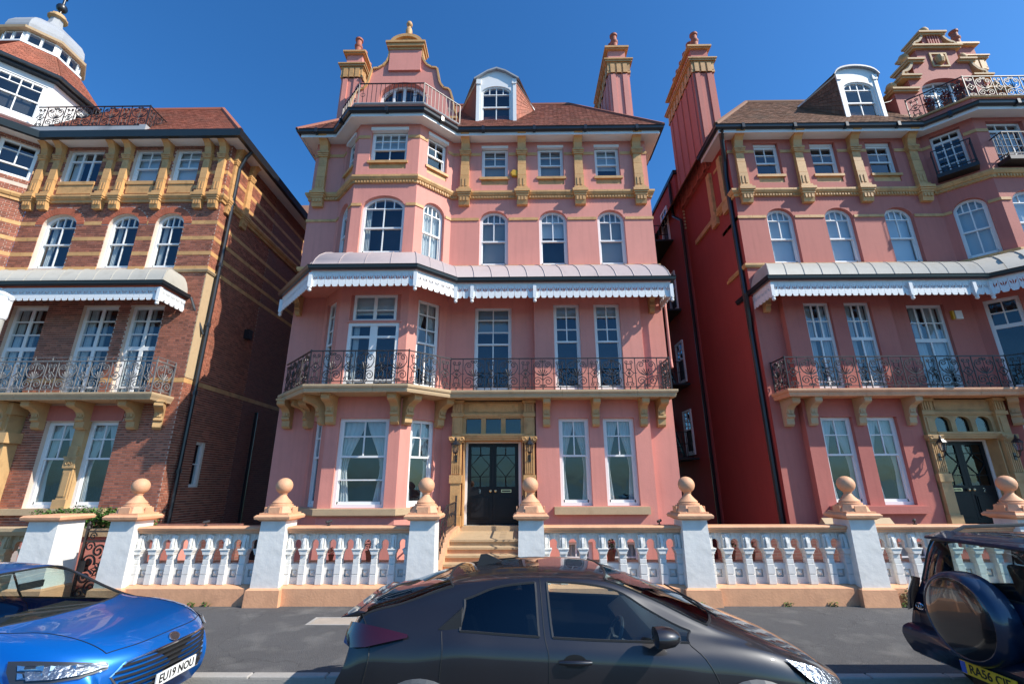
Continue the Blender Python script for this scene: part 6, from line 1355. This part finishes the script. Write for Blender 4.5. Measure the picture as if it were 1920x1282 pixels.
# door handle, mirror, tail lights, spoiler, aerial, headlamps
for s in (1, -1):
    yb = YC-s*0.872
    h = MB(); h.tube([(XC-0.29, yb-s*0.018, 0.835), (XC-0.22, yb-s*0.038, 0.84), (XC-0.10, yb-s*0.040, 0.84), (XC-0.04, yb-s*0.018, 0.835)], [0.014, 0.019, 0.019, 0.014], 8); h.build('door_handle', 'paint_grey', root, smooth=50)
    q = MB(); q.lathe([(0.002, 0), (0.055, 0.0), (0.06, 0.006)], n=16); q.v = [(XC-0.165+x*1.5, yb-s*(0.004+z*0.3), 0.835+y*0.9) for x, y, z in q.v]; q.build('handle_recess', 'ink', root)
    q = MB(); q.prism([(XC-1.26, 1.045), (XC-1.07, 1.20), (XC-1.07, 1.035)], YC-s*0.79, YC-s*0.72); q.build('quarter_panel', 'plastic', root)
    m = MB(); cx, cy, cz = XC+0.52, YC-s*0.985, 1.045; n = 14
    pr = [(-0.085, 0.55, 0.55), (-0.075, 0.95, 0.95), (-0.02, 1.0, 1.0), (0.05, 0.85, 0.85), (0.10, 0.5, 0.5), (0.115, 0.15, 0.2)]
    rings = [[m.P(cx+x, cy+a*0.115*math.cos(2*math.pi*k/n), cz+b*0.078*math.sin(2*math.pi*k/n)) for k in range(n)] for x, a, b in pr]
    for A_, B_ in zip(rings, rings[1:]):
        for k in range(n): m.f.append([A_[k], A_[(k+1) % n], B_[(k+1) % n], B_[k]])
    m.f += [rings[0][::-1], rings[-1]]; mo = m.build('wing_mirror', 'paint_grey', root, smooth=50); MB().tube([(cx+0.03, cy+s*0.09, cz-0.04), (cx+0.06, YC-s*0.80, 0.955)], 0.03, 6).build('mirror_arm', 'plastic', mo)
    tl = MB(); net_t = [[(-2.03, .60, 1.06), (-1.95, .70, 1.08), (-1.82, .765, 1.075), (-1.66, .79, 1.05), (-1.50, .80, 1.015)], [(-2.055, .63, 0.985), (-1.96, .745, 0.995), (-1.82, .80, 1.0), (-1.66, .82, 1.0), (-1.50, .808, 1.005)], [(-2.065, .64, 0.91), (-1.97, .77, 0.91), (-1.83, .825, 0.93), (-1.68, .838, 0.965), (-1.50, .812, 0.995)]]
    idx = [[tl.P(XC+x, YC-s*(y+0.012), z) for x, y, z in r] for r in net_t]
    for a_, b_ in zip(idx, idx[1:]):
        for k in range(4): tl.f.append([a_[k], a_[k+1], b_[k+1], b_[k]])
    tl.build('tail_light', 'tail_red', root, smooth=60)
    hl = MB(); net_h = [[(1.50, .80, 0.835), (1.66, .772, 0.795), (1.82, .72, 0.735), (1.98, .63, 0.645)], [(1.58, .842, 0.765), (1.72, .812, 0.725), (1.86, .752, 0.675), (2.0, .66, 0.60)], [(1.66, .858, 0.695), (1.78, .825, 0.66), (1.90, .765, 0.615), (2.01, .675, 0.57)]]
    for nm, mt, off in (('headlamp_reflector', 'lamp_silver', 0.004), ('headlamp', 'lamp_glass', 0.018)):
        hb = MB(); idx = [[hb.P(XC+x, YC-s*(y+off), z) for x, y, z in r] for r in net_h]
        for a_, b_ in zip(idx, idx[1:]):
            for k in range(3): hb.f.append([a_[k], a_[k+1], b_[k+1], b_[k]])
        hb.build(nm, mt, root, smooth=70)
sp = MB(); sp.prism([(XC-2.13, 1.09), (XC-1.98, 1.145), (XC-1.90, 1.135), (XC-1.96, 1.10)], YC-0.62, YC+0.62); sp.build('spoiler', 'paint_grey', root, bev=0.01)
MB().prism([(XC-1.02, 1.40), (XC-0.98, 1.52), (XC-0.92, 1.525), (XC-0.76, 1.455)], YC-0.02, YC+0.02).build('aerial', 'plastic', root)
MB().box(XC+0.46, XC+0.48, YC-0.11, YC+0.11, 1.25, 1.32).build('rear_view_mirror', 'plastic', root)
for y0 in (-0.5, 0.1): MB().tube([(XC+1.12, YC+y0, 1.072), (XC+1.0, YC+y0+0.5, 1.12)], 0.009, 4).build('wiper', 'plastic', root)
# ---- blue hatchback
net = [
 [(-2.18, 0, 0.95), (-2.16, .35, 0.95), (-2.10, .62, 0.94), (-2.08, .66, 0.93), (-2.05, .72, 0.92), (-2.06, .78, 0.80), (-2.14, .78, 0.62), (-2.15, .76, 0.42), (-2.05, .70, 0.28)],
 [(-1.80, 0, 1.26), (-1.79, .33, 1.25), (-1.72, .60, 1.22), (-1.64, .67, 1.16), (-1.58, .79, 1.01), (-1.58, .85, 0.88), (-1.58, .88, 0.62), (-1.58, .87, 0.40), (-1.58, .80, 0.22)],
 [(-1.15, 0, 1.42), (-1.13, .32, 1.415), (-1.06, .59, 1.38), (-0.98, .655, 1.31), (-1.00, .815, 1.0)]+std(-1.0, 1.0, w5=.88, w6=.905, w7=.89),
 [(-0.40, 0, 1.475), (-0.38, .31, 1.467), (-0.34, .58, 1.43), (-0.30, .645, 1.38), (-0.25, .83, 0.99)]+std(-0.2, 0.99, w5=.88, w6=.905, w7=.89),
 [(0.20, 0, 1.455), (0.20, .31, 1.447), (0.20, .57, 1.41), (0.26, .64, 1.355), (0.40, .83, 0.98)]+std(0.45, 0.98, w5=.88, w6=.905, w7=.89),
 [(0.42, 0, 1.425), (0.40, .31, 1.418), (0.36, .57, 1.385), (0.48, .645, 1.31), (0.70, .825, 0.975)]+std(0.75, 0.975, w5=.88, w6=.905, w7=.89),
 [(0.80, 0, 1.255), (0.77, .35, 1.25), (0.68, .62, 1.23), (0.80, .69, 1.15), (0.92, .815, 0.97)]+std(0.95, 0.97, w5=.88, w6=.905, w7=.89),
 [(1.20, 0, 1.075), (1.16, .38, 1.075), (1.02, .70, 1.06), (1.08, .745, 1.03), (1.14, .80, 0.99), (1.18, .865, 0.89), (1.18, .90, 0.62), (1.18, .885, 0.38), (1.18, .82, 0.2)],
 [(1.55, 0, 1.025), (1.53, .38, 1.02), (1.47, .62, 1.02), (1.47, .72, 1.0), (1.47, .80, 0.965), (1.50, .87, 0.86), (1.52, .895, 0.64), (1.52, .885, 0.38), (1.52, .82, 0.2)],
 [(1.90, 0, 0.955), (1.88, .38, 0.95), (1.80, .60, 0.945), (1.78, .70, 0.92), (1.76, .77, 0.89), (1.78, .83, 0.79), (1.80, .85, 0.62), (1.80, .84, 0.38), (1.78, .78, 0.2)],
 [(2.10, 0, 0.86), (2.08, .36, 0.855), (1.99, .58, 0.845), (1.96, .65, 0.825), (1.93, .70, 0.80), (1.94, .75, 0.72), (1.97, .765, 0.56), (1.96, .76, 0.36), (1.92, .70, 0.2)],
 [(2.18, 0, 0.765), (2.16, .36, 0.76), (2.07, .57, 0.745), (2.04, .62, 0.73), (2.01, .66, 0.71), (2.03, .70, 0.64), (2.06, .71, 0.50), (2.05, .70, 0.34), (2.0, .64, 0.2)],
 [(2.20, 0, 0.48), (2.18, .36, 0.48), (2.10, .55, 0.48), (2.08, .60, 0.475), (2.06, .64, 0.47), (2.06, .67, 0.44), (2.07, .68, 0.38), (2.06, .66, 0.30), (2.0, .60, 0.2)]]
zones = [('windscreen', 5, 7, 0, 2, 'car_glass'), ('rear_window', 1, 2, 0, 2, 'car_glass_dark'), ('rear_side_window', 2, 3, 3, 4, 'car_glass'), ('front_side_window', 3, 7, 3, 4, 'car_glass')]
XB, YB = -5.80, 5.32
root, G, W = car('parked_car', 'bright blue hatchback with dark grille, front end at the lower left', net, (XB, YB), 'paint_blue', zones, (-1.45, 1.26), half=0.80, seams=((7, 10, 2, 2), (10, 10, 0, 2), (7.4, 7.4, 4, 8), (3, 3, 2.5, 8)), arch='paint_blue')
cabin(root, XB, YB, 0.0, -0.75); root.scale = (SCL, SCL, 0.965)
gp = [(-0.50, 0.745), (-0.585, 0.66), (-0.50, 0.50), (-0.40, 0.42), (0.40, 0.42), (0.50, 0.50), (0.585, 0.66), (0.50, 0.745), (0.25, 0.765), (0, 0.768), (-0.25, 0.765)]
def nose(y, z, o): # front surface of the blue car at lateral y
    k = abs(y); return XB+2.20-0.125*(k/0.57)**3.2-0.08*max(0, z-0.50)+o
gm = MB(); cg = gm.P(nose(0, 0.6, 0.016), YB, 0.60); A_ = [gm.P(nose(y, z, 0.014), YB+y, z) for y, z in gp]
for k in range(len(A_)): gm.f.append([A_[k], A_[(k+1) % len(A_)], cg])
gm.build('grille', 'ink', root)
for k in range(7):
    z = 0.455+0.045*k; wd = (0.42+0.16*min(1, (z-0.42)/0.24)) if z < 0.66 else 0.585-0.9*(z-0.66)
    MB().tube([(nose(wd*t/8, z, 0.026), YB+wd*t/8, z) for t in range(-8, 9)], 0.012, 4).build('grille_bar', 'plastic', root)
MB().tube([(nose(y, z, 0.020), YB+y, z) for y, z in gp], 0.012, 5, closed=True).build('grille_surround', 'chrome', root)
nose_x = nose(0, 0.45, 0.045)
pl = MB(); pl.box(nose_x-0.012, nose_x, YB-0.26, YB+0.26, 0.45, 0.56); plo = pl.build('number_plate', 'plate_white', root)
def text(body, size, parent, mt, loc, rot, sx=1.0):
    c = bpy.data.curves.new('plate_text', 'FONT'); c.body = body; c.size = size; c.align_x = 'CENTER'; c.align_y = 'CENTER'; c.extrude = 0.001; c.resolution_u = 3
    c.offset = 0.002
    t = bpy.data.objects.new('tmp', c); COL.objects.link(t); dg = bpy.context.evaluated_depsgraph_get(); me = bpy.data.meshes.new_from_object(t.evaluated_get(dg)); bpy.data.objects.remove(t)
    me.materials.clear(); me.materials.append(M[mt]); o = bpy.data.objects.new('plate_text', me); o.location = Vector(loc)-CUR.org; o.rotation_euler = rot; o.scale = (sx, 1, 1); return link(o, parent)
text('EU19 NOU', 0.105, plo, 'ink', (nose_x+0.002, YB, 0.505), (math.pi/2, 0, math.pi/2), 0.92)
bd = MB(); bd.lathe([(0.002, 0.0), (0.052, 0.0), (0.052, 0.010), (0.045, 0.014)], n=20); bd.v = [(XB+2.155+z*0.8-0.5*y, YB+x*1.3, 0.815+y*0.7) for x, y, z in bd.v]; bd.build('badge', 'steel', root)
for s in (1, -1):
    net_h = [[(1.46, .875, 0.885), (1.60, .845, 0.878), (1.78, .80, 0.858), (1.92, .715, 0.825), (2.03, .59, 0.775)], [(1.49, .900, 0.815), (1.62, .878, 0.80), (1.80, .825, 0.785), (1.94, .742, 0.77), (2.05, .60, 0.755)], [(1.55, .908, 0.735), (1.66, .893, 0.725), (1.82, .85, 0.715), (1.96, .755, 0.715), (2.06, .61, 0.735)]]
    for nm, mt, off, cut in (('headlamp_housing', 'plastic', 0.006, 0), ('headlamp_reflector', 'lamp_silver', 0.014, 1), ('headlamp', 'lamp_glass', 0.03, 0)):
        hb = MB(); idx = [[hb.P(XB+x+off*0.5, YB-s*(y+off), z) for x, y, z in r[cut:]] for r in net_h]
        for a_, b_ in zip(idx, idx[1:]):
            for k in range(len(a_)-1): hb.f.append([a_[k], a_[k+1], b_[k+1], b_[k]])
        if nm == 'headlamp_reflector': hb.v = [(x, y, 0.795+(z-0.795)*0.62) for x, y, z in hb.v]
        hb.build(nm, mt, root, smooth=70)
    for t0, t1 in ((0.12, 0.40), (0.46, 0.70)):     # reflector bowls behind the lens
        for z0_, z1_ in ((0.05, 0.40), (0.52, 0.92)):
            a = [Vector(v) for v in net_h[0]]; b = [Vector(v) for v in net_h[2]]
            def at_(t, f): k = min(3, int(t*4)); q = a[k].lerp(a[k+1], t*4-k).lerp(b[k].lerp(b[k+1], t*4-k), 0.12+0.72*f); return (XB+q.x+0.012, YB-s*(q.y+0.020), q.z)
            bw = MB(); P4 = [at_(t0, z0_), at_(t1, z0_), at_(t1, z1_), at_(t0, z1_)]; cc = sum((Vector(p) for p in P4), Vector())/4+Vector((-0.012, s*0.018, 0)); bw.v = list(P4)+[tuple(cc)]; bw.f = [[0, 1, 4], [1, 2, 4], [2, 3, 4], [3, 0, 4]]; bw.build('reflector_bowl', 'chrome', root)
    MB().tube([(XB+1.20, YB-s*0.1+0.15, 1.075), (XB+1.0, YB-s*0.1-0.45, 1.14)], 0.010, 4).build('wiper', 'plastic', root)
MB().box(XB+0.62, XB+0.64, YB-0.12, YB+0.12, 1.26, 1.33).build('rear_view_mirror', 'plastic', root)
# ---- dark blue four by four, rear end
net = [
 [(-2.06, 0, 1.02), (-2.05, .40, 1.02), (-1.98, .72, 1.02), (-1.97, .745, 1.01), (-1.95, .78, 1.0), (-1.97, .83, 0.88), (-2.02, .85, 0.70), (-2.04, .85, 0.50), (-1.96, .80, 0.36)],
 [(-1.98, 0, 1.16), (-1.97, .40, 1.16), (-1.92, .70, 1.15), (-1.90, .73, 1.13), (-1.86, .80, 1.08), (-1.86, .86, 0.92), (-1.88, .89, 0.70), (-1.88, .89, 0.48), (-1.86, .84, 0.34)],
 [(-1.84, 0, 1.60), (-1.83, .40, 1.595), (-1.78, .62, 1.57), (-1.74, .67, 1.50), (-1.62, .81, 1.09), (-1.6, .88, 0.95), (-1.6, .905, 0.70), (-1.6, .90, 0.48), (-1.6, .86, 0.32)],
 [(-1.72, 0, 1.66), (-1.71, .40, 1.655), (-1.66, .64, 1.62), (-1.56, .69, 1.54), (-1.46, .82, 1.09)]+std(-1.4, 1.08, w5=.885, w6=.91, w7=.905, zs=(0.72, 0.48, 0.32)),
 [(-0.90, 0, 1.685), (-0.90, .38, 1.68), (-0.88, .63, 1.65), (-0.84, .69, 1.57), (-0.80, .83, 1.08)]+std(-0.8, 1.08, w5=.885, w6=.91, w7=.905, zs=(0.72, 0.48, 0.32)),
 [(0.20, 0, 1.67), (0.20, .38, 1.665), (0.20, .62, 1.635), (0.24, .685, 1.56), (0.30, .83, 1.07)]+std(0.3, 1.07, w5=.885, w6=.91, w7=.905, zs=(0.72, 0.48, 0.32)),
 [(0.50, 0, 1.62), (0.48, .38, 1.615), (0.44, .61, 1.58), (0.58, .68, 1.48), (0.85, .83, 1.06)]+std(0.9, 1.06, w5=.885, w6=.91, w7=.905, zs=(0.72, 0.48, 0.32)),
 [(1.25, 0, 1.14), (1.22, .40, 1.14), (1.10, .72, 1.12), (1.16, .76, 1.09), (1.2, .82, 1.04)]+std(1.2, 1.03, w5=.885, w6=.91, w7=.905, zs=(0.72, 0.48, 0.32)),
 [(2.0, 0, 0.98), (1.98, .40, 0.97), (1.90, .68, 0.94), (1.88, .73, 0.92), (1.86, .78, 0.88), (1.9, .83, 0.78), (1.92, .85, 0.6), (1.9, .84, 0.42), (1.85, .78, 0.3)]]
zones = [('windscreen', 6, 7, 0, 2, 'car_glass'), ('rear_window', 1, 2, 0, 2, 'car_glass'), ('rear_side_window', 3, 4, 3, 4, 'car_glass'), ('middle_side_window', 4, 5, 3, 4, 'car_glass'), ('front_side_window', 5, 7, 3, 4, 'car_glass')]
XR, YR = 6.74, 5.25
root, G, W = car('parked_car', 'dark blue four by four with covered spare wheel on its tailgate', net, (XR, YR), 'paint_navy', zones, (-1.25, 1.31), tyre_r=0.35, half=0.79, seams=((1, 1, 2, 8), (0, 2, 2, 2)), wells=0.40)
cabin(root, XR, YR, 0.15, -0.75, zb=0.80, seat_h=0.05); root.scale = (SCL, SCL, 1.02)
n = 40; cy, cz = YR-0.05, 0.96; xs = XR-2.06
def disc(nm, mt, pr, parent, smooth=40):
    m = MB(); rings = [[m.P(xs-d, cy+r*math.cos(2*math.pi*k/n), cz+r*math.sin(2*math.pi*k/n)) for k in range(n)] for r, d in pr]
    for A_, B_ in zip(rings, rings[1:]):
        for k in range(n): m.f.append([A_[k], A_[(k+1) % n], B_[(k+1) % n], B_[k]])
    m.f += [rings[0][::-1], rings[-1]]; return m.build(nm, mt, parent, smooth=smooth)
sw = disc('spare_wheel_cover', 'paint_navy', [(0.36, -0.03), (0.40, 0.0), (0.405, 0.04), (0.40, 0.15), (0.38, 0.19), (0.355, 0.205), (0.35, 0.20)], root)
disc('cover_face', 'gloss_black', [(0.35, 0.15), (0.35, 0.198), (0.32, 0.212), (0.20, 0.22), (0.02, 0.222)], sw)
for s in (1, -1):
    tl = MB(); nt_ = [[(-2.00, .72, 1.15), (-1.92, .83, 1.17), (-1.78, .87, 1.14)], [(-2.05, .76, 1.0), (-1.95, .88, 1.0), (-1.80, .905, 1.0)], [(-2.07, .78, 0.82), (-1.98, .89, 0.80), (-1.84, .91, 0.84)]]
    idx = [[tl.P(XR+x-0.012, YR-s*(y+0.012), z) for x, y, z in r] for r in nt_]
    for a_, b_ in zip(idx, idx[1:]):
        for k in range(2): tl.f.append([a_[k], a_[k+1], b_[k+1], b_[k]])
    tl.build('tail_light', 'tail_red', root, smooth=60)
    rr = MB(); rr.tube([(XR-1.55, YR-s*0.60, 1.655), (XR-1.40, YR-s*0.60, 1.72), (XR-0.4, YR-s*0.59, 1.755), (XR+0.35, YR-s*0.58, 1.72), (XR+0.45, YR-s*0.58, 1.66)], 0.020, 6); rr.build('roof_rail', 'plastic', root, smooth=50)
sp = MB(); sp.prism([(XR-1.86, 1.595), (XR-1.85, 1.625), (XR-1.60, 1.682), (XR-1.60, 1.65)], YR-0.62, YR+0.62); sp.build('roof_spoiler', 'paint_navy', root, bev=0.008)
bp_ = MB(); bp_.prism([(XR-2.14, 0.52), (XR-2.16, 0.62), (XR-2.10, 0.68), (XR-1.80, 0.70), (XR-1.80, 0.36), (XR-2.06, 0.38)], YR-0.88, YR+0.88); bp_.build('rear_bumper', 'paint_navy', root, bev=0.03)
MB().prism([(XR-1.2, 1.68), (XR-1.12, 1.76), (XR-1.0, 1.69)], YR-0.015, YR+0.015).build('aerial', 'plastic', root)
px_ = XR-2.175; pl = MB(); pl.box(px_, px_+0.012, YR-0.36, YR+0.16, 0.435, 0.545); plo = pl.build('number_plate', 'plate_yellow', root)
MB().box(px_-0.002, px_, YR+0.105, YR+0.158, 0.44, 0.54).build('plate_band', 'eu_blue', plo)
text('RA56 CJE', 0.105, plo, 'ink', (px_-0.002, YR-0.12, 0.49), (math.pi/2, 0, -math.pi/2), 0.92)
mk = MB(); mk.tube([(xs-0.03, YR+0.60+0.05*math.cos(a), 0.905+0.033*math.sin(a)) for a in [2*math.pi*k/16 for k in range(16)]], 0.006, 4, closed=True); mk.tube([(xs-0.03, YR+0.60+0.018*math.cos(a), 0.905+0.03*math.sin(a)) for a in [2*math.pi*k/12 for k in range(12)]], 0.005, 4, closed=True); mk.build('badge', 'chrome', root)
